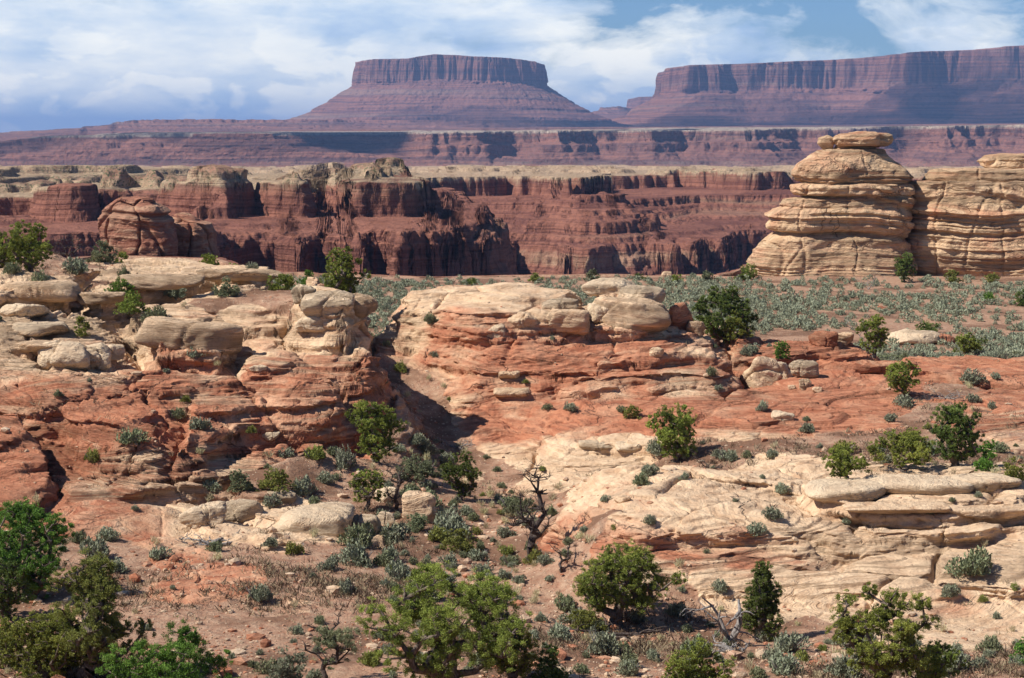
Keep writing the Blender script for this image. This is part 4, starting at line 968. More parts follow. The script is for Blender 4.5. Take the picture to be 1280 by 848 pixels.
B(232, 438, 138, 42, M_tan, 'huge overhanging tan slab boulder in the left ledges', seed=46, dr=.55, p=8, tilt=(0, 5, -4), flat=.7, rough=.6, sink=.25)
B(75, 457, 70, 34, M_pale, 'rounded pale boulder with a vertical crack, left part of the low cluster', seed=47, dr=.6, p=8)
B(112, 455, 54, 30, M_pale, 'rounded pale boulder, right part of the low left cluster', seed=48, dr=.6, p=8)
B(140, 447, 34, 18, M_pale, 'small flat pale boulder at the right end of the low left cluster', seed=49)
B(380, 382, 36, 20, M_pale, 'rounded pale knob at the left of the promontory rocks', seed=50, lift=.3)
B(408, 398, 74, 34, M_pale, 'smooth pale boulder crowning the left promontory', seed=51, dr=.7, p=7, lift=.2)
B(392, 412, 48, 20, M_pale, 'flat pale boulder below the promontory crown', seed=52, beds=.3)
B(446, 397, 52, 28, M_tan, 'tan overhanging block at the tip of the left promontory', seed=53, dr=.8, lift=.1)
B(298, 356, 118, 17, M_tan, 'long flat overhanging tan slab, right end of the upper left ledge', seed=81, dr=.35, fwd=1.6, flat=.5, p=12, beds=.3, lift=.2)
B(205, 362, 112, 18, M_tan, 'flat overhanging tan slab, middle of the upper left ledge', seed=82, dr=.35, fwd=1.6, flat=.5, p=12, beds=.3, lift=.2)
B(128, 376, 70, 16, M_tan, 'flat overhanging tan slab, left end of the upper left ledge', seed=83, dr=.4, fwd=1.3, flat=.5, p=12, beds=.3, lift=.1)
B(1110, 640, 150, 12, M_tan, 'thin flat shelf under the pale slabs of the right-hand ledge row', seed=84, dr=.3, fwd=.6, flat=.5, p=12, beds=.3)
B(1225, 642, 130, 13, M_tan, 'thin shelf under the right end of the right-hand ledge row', seed=85, dr=.3, fwd=.6, flat=.5, p=12, beds=.3)
B(1085, 466, 120, 17, M_redst, 'long flat red ledge slab with shadow beneath, right of the balanced boulder', seed=86, dr=.3, fwd=.8, flat=.5, p=12, beds=.3, lift=.2)
B(25, 395, 60, 16, M_pale, 'low pale pillow rock under the left edge slab', seed=54)
B(45, 418, 80, 18, M_pale, 'pale flat pillow rock above the low left cluster', seed=55, flat=.5)
B(215, 588, 30, 13, M_pale, 'lone oval pale boulder on the folded ledges at left', seed=56, p=5)
B(322, 465, 24, 9, M_pale, 'small pale stone at the foot of the dark ledge shadow', seed=57)
B(338, 549, 24, 10, M_pale, 'flat pale stone on the brown ledges left of the tall gully pine', seed=58)
B(1060, 622, 112, 20, M_pale, 'smooth pale pillow rock, left end of the right-hand ledge row', seed=59, dr=.8, flat=.5, p=6, rough=.5, sink=.3)
B(1150, 616, 138, 24, M_pale, 'large smooth pale slab, middle of the right-hand ledge row', seed=60, dr=.6, flat=.5, p=6, rough=.5, sink=.3)
B(1235, 614, 96, 24, M_pale, 'rounded pale slab end, right of the right-hand ledge row', seed=61, dr=.7, flat=.5, p=6, rough=.5, sink=.3)
B(748, 566, 50, 12, M_pale, 'long pale pillow stone at the foot of the red wall', seed=62, sink=.2)
B(788, 565, 40, 11, M_pale, 'second pale pillow stone at the foot of the red wall', seed=63, sink=.2)
B(820, 447, 20, 13, M_tan, 'small tan boulder resting on the red dome flank', seed=64)
B(640, 497, 52, 12, M_tan, 'flat lens-shaped rock on the red dome face', seed=65, flat=.5, sink=.3)
B(637, 474, 28, 10, M_tan, 'small pale lens of rock high on the red dome face', seed=66, flat=.5, sink=.3)
B(778, 628, 22, 8, M_tan, 'flat stone on the bare pale slope right of the dead tree', seed=67)
B(770, 720, 16, 8, M_tan, 'small stone at the top of the gully bank near the juniper', seed=68)
B(1102, 388, 12, 6, M_redst, 'little stone in the sage plain below the tower', seed=69)
B(833, 348, 14, 10, M_tan, 'round tan boulder alone at the far edge of the sage plain', seed=70)
B(62, 440, 90, 14, M_tan, 'low tan bed under the pale left cluster', seed=71, beds=.3)
print('rocks', round(time.time() - T00, 1))

# ================================================================== PLANTS
def leaf_material(name, c1, c2, rough=0.75, trans=0.14):
    m = bpy.data.materials.new(name); m.use_nodes = True; t = NT(m.node_tree)
    oi = t.node('ShaderNodeObjectInfo')
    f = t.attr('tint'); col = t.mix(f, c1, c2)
    hs = t.node('ShaderNodeHueSaturation'); t._in(hs.inputs['Color'], col)
    t.link(t.mapr(oi.outputs['Random'], 0, 1, 0.485, 0.515), hs.inputs['Hue']); t.link(t.mapr(oi.outputs['Random'], 0, 1, 0.85, 1.15), hs.inputs['Value'])
    b = t.node('ShaderNodeBsdfPrincipled'); t.link(hs.outputs[0], b.inputs['Base Color']); b.inputs['Roughness'].default_value = rough; b.inputs['Specular IOR Level'].default_value = 0.2
    tr = t.node('ShaderNodeBsdfTranslucent'); t.link(hs.outputs[0], tr.inputs[0])
    mx = t.node('ShaderNodeMixShader'); mx.inputs[0].default_value = trans; t.link(b.outputs[0], mx.inputs[1]); t.link(tr.outputs[0], mx.inputs[2])
    o = t.node('ShaderNodeOutputMaterial'); t.link(mx.outputs[0], o.inputs[0]); return m
ML = {
    'juniper': leaf_material('juniper_foliage', (0.085, 0.115, 0.022), (0.35, 0.39, 0.075)),
    'dark': leaf_material('dark_juniper_foliage', (0.055, 0.085, 0.020), (0.20, 0.24, 0.055)),
    'bright': leaf_material('bright_green_foliage', (0.060, 0.125, 0.018), (0.20, 0.33, 0.055)),
    'yellow': leaf_material('yellow_green_foliage', (0.13, 0.15, 0.035), (0.30, 0.31, 0.075)),
    'sage': leaf_material('sage_foliage', (0.135, 0.15, 0.095), (0.34, 0.355, 0.235), trans=0.06),
    'olive': leaf_material('olive_foliage', (0.13, 0.145, 0.075), (0.26, 0.28, 0.15), trans=0.08),
    'litter': leaf_material('litter_blades', (0.09, 0.055, 0.035), (0.36, 0.29, 0.17), trans=0.05),
    'straw': leaf_material('dry_grass_blades', (0.33, 0.28, 0.15), (0.62, 0.55, 0.33), trans=0.1),
}
def wood_material(name, c1, c2):
    m = bpy.data.materials.new(name); m.use_nodes = True; t = NT(m.node_tree)
    g = t.node('ShaderNodeTexCoord'); p = g.outputs['Object']; x, y, z = t.sep(p)
    n = t.noise(t.comb(x, y, t.math('MULTIPLY', z, 0.25)), 16, 5, 0.65)
    principled(t, t.mix(t.ramp(n, [(0.36, 0.0), (0.62, 1.0)]), c1, c2), 0.9, 0.1, bump(t, n, 0.03)); return m
M_bark = wood_material('shaggy_bark', (0.07, 0.05, 0.038), (0.22, 0.175, 0.14)); M_dead = wood_material('weathered_dead_wood', (0.10, 0.085, 0.075), (0.38, 0.34, 0.31)); M_burnt = wood_material('dark_dead_wood', (0.035, 0.025, 0.022), (0.13, 0.10, 0.085))

def tubes(segs, sides=5):
    """segs: list of (p0, p1, r0, r1)"""
    if not segs: return np.zeros((0, 3)), np.zeros((0, 4), int)
    p0 = np.array([s[0] for s in segs]); p1 = np.array([s[1] for s in segs]); r0 = np.array([s[2] for s in segs]); r1 = np.array([s[3] for s in segs])
    d = p1 - p0; l = np.linalg.norm(d, axis=1, keepdims=True) + 1e-9; d = d / l
    p1 = p1 + d * 0.25 * r1[:, None]
    a = np.where(np.abs(d[:, 2:3]) < 0.9, np.array([[0, 0, 1.0]]), np.array([[1.0, 0, 0]])); u = np.cross(d, a); u /= np.linalg.norm(u, axis=1, keepdims=True); v = np.cross(d, u)
    n = len(segs); V = np.zeros((n, 2 * sides, 3))
    for k in range(sides):
        c, s_ = math.cos(2 * math.pi * k / sides), math.sin(2 * math.pi * k / sides)
        V[:, k] = p0 + (u * c + v * s_) * r0[:, None]; V[:, sides + k] = p1 + (u * c + v * s_) * r1[:, None]
    k = np.arange(sides); q = np.stack([k, (k + 1) % sides, sides + (k + 1) % sides, sides + k], -1)
    Fq = (np.arange(n)[:, None, None] * 2 * sides + q[None]).reshape(-1, 4)
    return V.reshape(-1, 3), Fq
def leaf_quads(rng, pts, size, up=0.5, asp=2.2, out=None):
    n = len(pts); d = rng.normal(size=(n, 3)); d[:, 2] = np.abs(d[:, 2]) * 0.6 + up
    if out is not None: d = d + out * 0.8
    d /= np.linalg.norm(d, axis=1, keepdims=True)
    s = rng.normal(size=(n, 3)); s = np.cross(d, s); s /= np.linalg.norm(s, axis=1, keepdims=True) + 1e-9
    L = size * rng.uniform(0.6, 1.35, (n, 1)); Wd = L / asp
    a = pts - s * Wd * 0.5; b = pts + s * Wd * 0.5
    V = np.stack([a, b, b + d * L - s * Wd * 0.25, a + d * L + s * Wd * 0.25], 1).reshape(-1, 3)
    return V, np.arange(4 * n).reshape(-1, 4)
def tree_meshes(seed, h, w, style='round', leaf='juniper', nclump=None, per=None, size=None, bare=0.0, lean=0.0, px_m=None):
    """returns trunk mesh and crown mesh for a tree h high and w wide (metres), base at the origin"""
    r = np.random.RandomState(seed)
    dep = w * 0.85
    nclump = nclump or 46
    pts = []
    lobes = [in_ball(r, 1)[0] for _ in range(7)]
    while len(pts) < nclump:
        q = in_ball(r, 1)[0]
        if style == 'cone':
            z = (q[2] + 1) / 2; k = (1.02 - z) ** 0.75; xx = q[0] * k; yy = q[1] * k; zz = 0.04 + 0.94 * z
        elif style == 'wide':
            xx, yy = q[0], q[1]; zz = 0.18 + 0.80 * (q[2] * 0.5 + 0.5) * (1 - 0.35 * abs(q[0]))
        elif style == 'open':
            xx, yy = q[0], q[1]; zz = 0.16 + 0.82 * (q[2] * 0.5 + 0.5)
        elif style == 'bush':
            xx, yy = q[0], q[1]; zz = 0.04 + 0.92 * abs(q[2])
        else:
            xx, yy = q[0], q[1]; zz = 0.10 + 0.88 * (q[2] * 0.5 + 0.5)
        # uneven outline: the crown swells and shrinks with direction
        an = math.atan2(yy, xx); lob = 0.80 + 0.34 * math.sin(3 * an + seed) * math.sin(5.0 * zz + seed * 1.7) + 0.12 * math.sin(7 * an + 2 * seed)
        if style in ('round', 'wide', 'open') and q @ q < 0.16: continue
        pts.append((xx * lob * w / 2 + lean * zz * h, yy * lob * dep / 2, zz * h * (0.94 + 0.06 * lob)))
    pts = np.array(pts)
    # skeleton: join each clump to the nearest wood below it
    th_ = {'cone': .75, 'open': .42, 'bush': .08}.get(style, .30) * h
    nodes = [np.array([0, 0, -0.15 * h * 0.3])]; par = [-1]; n_t = 5
    wob = r.normal(size=(n_t, 2)) * w * 0.035
    for i in range(n_t):
        f = (i + 1) / n_t; nodes.append(np.array([lean * f * th_ + wob[i, 0], wob[i, 1], th_ * f])); par.append(len(nodes) - 2)
    order = np.argsort(np.linalg.norm(pts - nodes[2], axis=1)); tips = []
    for i in order:
        p = pts[i]; N = np.array(nodes); dd = np.linalg.norm(N - p, axis=1) + 0.9 * np.maximum(N[:, 2] - p[2] + 0.05 * h, 0); dd[0] += 9; k = int(np.argmin(dd)); q = nodes[k]
        L = np.linalg.norm(p - q); m = max(1, int(L / (0.13 * h)))
        for j in range(1, m + 1):
            f = j / m; c = q + (p - q) * f; c = c + r.normal(size=3) * L * 0.06 * (j < m); c[2] -= 0.06 * L * math.sin(math.pi * f); nodes.append(c); par.append(k); k = len(nodes) - 1
        tips.append(k)
    cnt = np.zeros(len(nodes)); 
    for k in tips: cnt[k] += 1
    for k in range(len(nodes) - 1, 0, -1): cnt[par[k]] += cnt[k]
    rad = 0.011 * h * np.sqrt(np.maximum(cnt, 1)) * (0.62 if style != 'bush' else .4); rad[0] *= 1.5
    if bare >= 1: rad = rad * np.where(cnt > 8, .8, .5)
    segs = [(nodes[par[k]], nodes[k], min(rad[par[k]], rad[k] * 1.6), rad[k]) for k in range(1, len(nodes))]
    # twigs
    for k in tips:
        for _ in range(3 if bare <= 0 else 6):
            d = r.normal(size=3); d /= np.linalg.norm(d); d[2] = abs(d[2]) * .7; segs.append((nodes[k], nodes[k] + d * 0.10 * h * r.uniform(.5, 1.2), rad[k] * .7, rad[k] * .25))
    TV, TF = tubes(segs)
    keep = r.rand(len(pts)) >= bare
    cp_ = pts[keep]; CR = (0.5 * (w + h)) * 0.15 * r.uniform(0.65, 1.35, len(cp_)) * (46 / nclump) ** 0.33
    per = per or 120; size = size or 0.09
    LP = []; OUT = []; TI = []
    for c, cr in zip(cp_, CR):
        n = int(per * r.uniform(.7, 1.3)); v = in_ball(r, n); v = v * (0.55 + 0.45 * r.rand(n, 1)); v[:, 2] *= 0.85
        # tufts: pull leaves towards a few shoots
        sh_ = in_ball(r, 9) * 0.9; near_ = sh_[np.argmin(((v[:, None] - sh_[None]) ** 2).sum(-1), 1)]; v = v * 0.5 + near_ * 0.55
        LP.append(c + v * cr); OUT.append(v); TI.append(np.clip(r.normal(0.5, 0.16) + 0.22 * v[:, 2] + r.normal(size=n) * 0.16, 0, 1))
    if not LP: return (TV, TF), None
    LP = np.concatenate(LP); OUT = np.concatenate(OUT); TI = np.concatenate(TI); ok = LP[:, 2] > 0.02 * h
    LP, OUT, TI = LP[ok], OUT[ok], TI[ok]
    V, Fq = leaf_quads(r, LP, size, 0.35, 1.7, OUT)
    return (TV, TF), (V, Fq, np.repeat(TI, 4))
def tree(px, py, hpx, wpx, label, style='round', leaf='juniper', seed=None, Y=None, name='juniper_tree', cat='tree', group=None, dens=1.0, bare=0.0, lean=0.0, nclump=None, wood=None, sizek=1.0):
    g = hit(px, py) if Y is None else (ray(px, 400)[0] * Y, Y, gz(ray(px, 400)[0] * Y, Y))
    if g is None: print('no hit', px, py); return
    x, y, z = g; m_px = y / F; h = hpx * m_px; w = wpx * m_px; seed = seed if seed is not None else int(px * 3 + py)
    size = max(0.03, m_px * 1.25) * sizek                       # about two pixels long
    nclump = nclump or int(np.clip(26 + hpx * wpx / 130, 26, 120))
    area = 4.2 * w * h; per = int(np.clip(dens * area / (size * size / 1.7) / nclump * 1.7, 20, 1700))
    tr, cr = tree_meshes(seed, h, w, style, leaf, nclump, per, size, bare, lean)
    root = empty(name, (x, y, z - 0.03 * h)); tag(root, label, cat, group)
    mt = mesh_np('trunk', tr[0], tr[1], wood or M_bark, True); link(bpy.data.objects.new('trunk', mt), root)
    if cr is not None:
        mc = mesh_np('crown', cr[0], cr[1], ML[leaf], False, {'tint': cr[2]}); link(bpy.data.objects.new('crown', mc), root)
    return root
T = tree
# --- foreground
T(568, 868, 170, 225, 'large spreading dark green juniper in the middle of the foreground', 'open', 'juniper', 1, dens=1.1, nclump=105)
T(640, 858, 90, 80, 'ragged open juniper branch crown right of the large foreground juniper', 'open', 'juniper', 2, dens=.8)
T(772, 785, 116, 134, 'upright many-tufted green juniper leaning over dead branches at the gully bank', 'open', 'juniper', 3, lean=.1)
T(952, 802, 110, 82, 'dark dense cone-shaped juniper standing against the pale slickrock', 'cone', 'dark', 4, dens=1.3)
T(866, 862, 76, 96, 'rounded yellow-green bush at the bottom edge left of the grey dead snag', 'bush', 'juniper', 5, name='juniper_bush', cat='bush', dens=1.1)
T(1102, 872, 150, 130, 'tall ragged juniper with pale limbs showing at the bottom right', 'open', 'juniper', 6, nclump=85)
T(1165, 862, 66, 84, 'low green juniper joined to the ragged tree at the bottom right', 'round', 'juniper', 7)
T(220, 900, 128, 215, 'bright green rounded juniper at the bottom left edge', 'bush', 'bright', 8, nclump=110, dens=1.1)
T(112, 850, 168, 145, 'tall yellow-green juniper behind the bright green one at bottom left', 'round', 'yellow', 9, nclump=95)
T(55, 850, 92, 130, 'low spreading green juniper in the bottom left corner', 'round', 'juniper', 10)
T(12, 835, 70, 60, 'yellowish low juniper cut by the left edge near the bottom', 'bush', 'juniper', 60)
T(34, 748, 128, 140, 'broad green juniper growing below the left cliffs', 'round', 'bright', 11, nclump=90)
T(5, 775, 90, 70, 'dark juniper cut by the left edge below the cliffs', 'round', 'dark', 61)
T(1278, 830, 36, 30, 'small green bush cut by the right edge near the bottom', 'bush', 'bright', 12, name='juniper_bush', cat='bush')
T(360, 862, 62, 60, 'grey-green leafy bush behind the bright juniper at bottom', 'bush', 'sage', 13, name='bush', cat='bush')
T(690, 856, 55, 62, 'dark green low juniper at the bottom edge below the gully', 'bush', 'dark', 14, name='juniper_bush', cat='bush')
T(408, 850, 98, 95, 'twisted mostly dead juniper with a few grey-green tufts on top', 'open', 'olive', 15, bare=.82, wood=M_burnt, nclump=26)
# --- gully
T(470, 578, 84, 72, 'full yellow-green pinyon tree at the head of the gully', 'round', 'juniper', 16, dens=1.2)
T(578, 626, 62, 50, 'dense dark green tree beside the boulders in the gully', 'round', 'dark', 17, dens=1.4)
T(458, 638, 56, 60, 'thin yellow-green tree with bare twigs by the pale boulders', 'open', 'juniper', 18, bare=.35)
T(495, 640, 72, 40, 'leafless dark shrub standing behind the upright gully boulder', 'open', 'juniper', 62, bare=1.0, wood=M_burnt, name='dead_shrub', cat='dead shrub')
T(663, 702, 138, 84, 'tall bare dead tree with dark branching limbs in the gully', 'open', 'juniper', 19, bare=1.0, wood=M_burnt, name='dead_tree', cat='dead tree', nclump=46)
T(702, 712, 50, 56, 'leafless dark branches leaning right beside the tall dead tree', 'open', 'juniper', 20, bare=1.0, wood=M_burnt, name='dead_tree', cat='dead tree')
T(345, 614, 30, 54, 'round yellow-green rabbitbrush below the left cliffs', 'bush', 'yellow', 21, name='bush', cat='bush')
T(297, 616, 30, 44, 'pale green bushy shrub left of the round rabbitbrush', 'bush', 'olive', 22, name='bush', cat='bush')
T(520, 600, 34, 66, 'low green shrubs filling the gully behind the upright boulder', 'bush', 'olive', 63, name='bush', cat='bush')
T(572, 690, 30, 62, 'bright yellow-green rabbitbrush in the middle of the gully', 'bush', 'yellow', 23, name='bush', cat='bush')
T(650, 645, 26, 58, 'green low bush left of the tall dead tree', 'bush', 'olive', 24, name='bush', cat='bush')
T(732, 790, 34, 60, 'yellow-green bush under the leaning juniper', 'bush', 'yellow', 64, name='bush', cat='bush')
T(520, 664, 30, 44, 'grey-green bush at the foot of the tall rounded gully boulder', 'bush', 'olive', 65, name='bush', cat='bush')
# --- right slickrock
T(845, 577, 74, 76, 'yellow-green juniper with dark dead base on the pale slickrock', 'round', 'juniper', 25, dens=1.1)
T(872, 578, 26, 46, 'tangle of dark dead branches at the foot of the slickrock juniper', 'bush', 'juniper', 66, bare=1.0, wood=M_burnt, name='dead_branches', cat='dead branches')
T(1055, 604, 48, 60, 'small vase-shaped juniper alone on the pale ledge', 'open', 'juniper', 26, dens=1.2)
T(1128, 588, 56, 90, 'low broad juniper left of the taller one on the right slickrock', 'wide', 'juniper', 27)
T(1193, 583, 86, 74, 'tallest juniper of the group on the right slickrock', 'round', 'dark', 28, dens=1.2)
T(1234, 588, 40, 36, 'bright green small juniper right of the tallest of the group', 'bush', 'bright', 29)
T(1268, 604, 34, 34, 'small pale green tree at the right edge behind the ledge', 'bush', 'juniper', 30)
T(1130, 496, 50, 46, 'gnarled juniper with dead lower branches on the red slickrock', 'open', 'juniper', 31, lean=-.1)
T(790, 523, 17, 27, 'small yellow-green bush on the red wall', 'bush', 'yellow', 32, name='bush', cat='bush')
T(977, 450, 26, 24, 'small green bush beside the two pale boulders', 'bush', 'bright', 33, name='bush', cat='bush')
T(1092, 444, 52, 44, 'dense juniper with a dead snag beside the sage plain', 'round', 'juniper', 34, dens=1.2)
T(905, 414, 80, 84, 'big dense dark juniper in front of the sage plain, left of the tower', 'round', 'dark', 35, Y=112, dens=1.4)
T(920, 424, 38, 40, 'paler small juniper at the right foot of the big dense juniper', 'bush', 'juniper', 36)
T(958, 420, 24, 32, 'small green bush second right of the big dense juniper', 'bush', 'bright', 37, Y=122, name='bush', cat='bush')
T(1002, 424, 18, 24, 'round yellow-green bush before the sage plain', 'bush', 'yellow', 38, Y=124, name='bush', cat='bush')
T(1210, 438, 28, 48, 'pale green tree with bare branches in the sage plain', 'open', 'juniper', 39, Y=128)
T(1160, 417, 15, 38, 'low dark green bush in the sage plain behind the flat slab', 'bush', 'dark', 40, Y=142, name='bush', cat='bush')
T(722, 368, 33, 60, 'rounded yellow-green bush behind the pale dome', 'bush', 'juniper', 41, Y=121, name='juniper_bush', cat='bush', dens=1.2)
T(650, 352, 14, 24, 'small dark shrub poking above the pale dome', 'bush', 'dark', 67, Y=150, name='bush', cat='bush')
T(1129, 360, 36, 32, 'dark green tree at the foot of the crack in the tall rocks', 'round', 'dark', 42, Y=192)
T(1128, 322, 12, 14, 'tiny green bush growing on the tan tower wall', 'bush', 'bright', 68, Y=196, name='bush', cat='bush') if False else None
T(935, 333, 20, 26, 'green shrub on the left skirt of the capped tower', 'bush', 'juniper', 43, Y=196, name='bush', cat='bush')
T(1190, 362, 18, 26, 'yellow-green bush before the broad outcrop', 'bush', 'yellow', 44, Y=190, name='bush', cat='bush')
T(1240, 358, 12, 26, 'small bush under the recess of the broad outcrop', 'bush', 'yellow', 45, Y=192, name='bush', cat='bush')
T(1235, 376, 12, 22, 'little green bush at the right of the sage plain', 'bush', 'bright', 46, Y=170, name='bush', cat='bush')
T(1278, 385, 26, 24, 'spiky dark shrub at the right edge of the sage plain', 'bush', 'dark', 47, Y=165, name='bush', cat='bush')
# --- left ledges
T(38, 340, 62, 76, 'dense green juniper on top of the left ledges at the frame edge', 'round', 'juniper', 48, Y=103.5, dens=1.3)
T(2, 318, 66, 40, 'juniper cut by the left edge above the ledges', 'round', 'juniper', 49, Y=105)
T(90, 316, 44, 62, 'leafless grey tree on the left ledges behind the juniper', 'open', 'juniper', 50, Y=118, bare=1.0, wood=M_burnt, name='dead_tree', cat='dead tree')
T(130, 318, 32, 46, 'pale green bush on the left ledges in front of the red tower', 'bush', 'olive', 51, Y=117, name='bush', cat='bush')
T(155, 316, 26, 34, 'green bush close in front of the red tower', 'bush', 'juniper', 52, Y=119, name='bush', cat='bush')
T(202, 322, 12, 20, 'small yellow-green bush at the foot of the red tower', 'bush', 'yellow', 53, Y=118, name='bush', cat='bush')
T(285, 328, 24, 44, 'low green bush on the skyline of the left ledges', 'bush', 'juniper', 54, Y=114, name='juniper_bush', cat='bush')
T(338, 334, 34, 50, 'wide green juniper behind the end of the left ledges', 'round', 'bright', 55, Y=116)
T(353, 366, 34, 38, 'rounded yellow-green tree between the left ledges and the promontory', 'round', 'juniper', 56, Y=104)
T(386, 364, 30, 34, 'bright green leafy bush left of the big promontory tree', 'bush', 'bright', 57, Y=108, name='bush', cat='bush')
T(427, 380, 74, 62, 'largest green tree standing behind the pale promontory rocks', 'round', 'juniper', 58, Y=108, dens=1.2)
T(488, 382, 28, 56, 'low green bushes between the promontory and the dome', 'bush', 'juniper', 59, Y=118, name='bush', cat='bush')
T(150, 372, 26, 40, 'upper green bush under the long left ledge', 'bush', 'bright', 70)
T(166, 392, 26, 52, 'lower green bush beside the huge overhanging slab', 'bush', 'juniper', 71)
T(103, 420, 26, 22, 'small lone green bush above the low left boulder cluster', 'bush', 'juniper', 72, name='bush', cat='bush')
T(284, 370, 22, 40, 'pale green bush at the right end of the long left ledge', 'bush', 'olive', 73, name='bush', cat='bush')
for k_, (px_, h_, w_, lf) in enumerate([(262, 20, 34, 'juniper'), (312, 22, 30, 'bright'), (372, 24, 30, 'bright'), (402, 22, 34, 'juniper'), (455, 20, 30, 'olive'), (505, 20, 30, 'bright')]):
    T(px_, 350, h_, w_, ['low yellow-green bush behind the middle of the left ledge crest', 'bright green bush behind the left ledge crest beside the wide juniper', 'bright leafy bush low between the ledge end and the promontory', 'yellow-green bush pressed against the back of the promontory rocks', 'olive bush behind the tip of the promontory', 'bright green bush at the left foot of the pale dome'][k_], 'bush', lf, 90 + k_, Y=[113, 113, 107, 107, 116, 118][k_], name='bush', cat='bush')
for k_, px_ in enumerate([590, 668, 742, 800, 846, 884, 925]):
    T(px_, 350, 8 + 4 * (k_ % 3), 22, 'small dark bush on the rim where the sage plain ends', 'bush', ['dark', 'juniper', 'olive'][k_ % 3], 100 + k_, Y=190 + 2 * (k_ % 4), name='bush', cat='bush', group='small bushes along the rim of the sage plain')
print('trees', round(time.time() - T00, 1))

# ------------------------------------------------------------------ shrubs
def shrub_mesh(seed, kind, n=420, twigs=26, nm='sagebrush'):
    r = np.random.RandomState(seed); 
    v = in_ball(r, n); v[:, 2] = np.abs(v[:, 2]); q = np.linalg.norm(v, axis=1, keepdims=True); v = v / np.maximum(q, .3) * (0.45 + 0.55 * q)
    lb = r.normal(size=(5, 3)) * np.array([.38, .38, .16]); lb[:, 2] = np.abs(lb[:, 2]); v = v * r.uniform(.45, .8, (5, 1))[np.arange(n) % 5] + lb[np.arange(n) % 5]
    an = np.arctan2(v[:, 1], v[:, 0]); k = 0.82 + 0.18 * np.sin(3 * an + seed) + 0.1 * np.sin(7 * an + 2 * seed)
    v[:, :2] *= k[:, None] * 0.5; v[:, 2] *= 0.62 * (0.85 + 0.2 * np.sin(5 * an + seed))
    V, Fq = leaf_quads(r, v, 0.075 if kind != 'straw' else 0.3, 0.55 if kind != 'straw' else 1.4, 2.0 if kind != 'straw' else 9, v * 1.6)
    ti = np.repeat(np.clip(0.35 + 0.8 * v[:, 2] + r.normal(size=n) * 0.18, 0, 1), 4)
    segs = [(np.array([0, 0, -0.05]), np.array([math.cos(a) * .33, math.sin(a) * .33, .4]) * r.uniform(.6, 1.1), .022, .006) for a in r.uniform(0, 6.28, twigs)]
    TV, TF = tubes(segs, 3)
    mi = np.concatenate([np.zeros(len(Fq), int), np.ones(len(TF), int)])
    return mesh_np(nm, np.concatenate([V, TV]), np.concatenate([Fq, TF + len(V)]), None, False, {'tint': np.concatenate([ti, np.zeros(len(TV))])}, [ML[kind], M_dead], mi)
SHR = {k: [shrub_mesh(700 + i, k, 1500) for i in range(5)] for k in ('sage', 'olive', 'yellow')}
for m_ in SHR['straw'] if 'straw' in SHR else []: pass
SHR['straw'] = [shrub_mesh(750 + i, 'straw', 110, 0, 'grass_tuft') for i in range(3)]
rr = random.Random(4)
KIND = {'sage': ('sagebrush', 'shrub'), 'olive': ('blackbrush', 'shrub'), 'yellow': ('rabbitbrush', 'shrub'), 'straw': ('grass_tuft', 'grass tuft')}
def shrub(px, py, wpx, kind='sage', label=None, group=None, tall=1.0, at=None, wm=None):
    g = at or hit(px, py)
    if g is None: return None
    x, y, z = g; w = wm or wpx * y / F
    nm, cat = KIND[kind]
    o = bpy.data.objects.new(nm, rr.choice(SHR[kind])); o.location = (x, y, z - 0.04 * w); o.rotation_euler = (0, 0, rr.uniform(0, 6.28)); s_ = w * 1.08
    o.scale = (s_, s_, s_ * tall * rr.uniform(.95, 1.2)); C.objects.link(o); tag(o, label, cat, group); return o
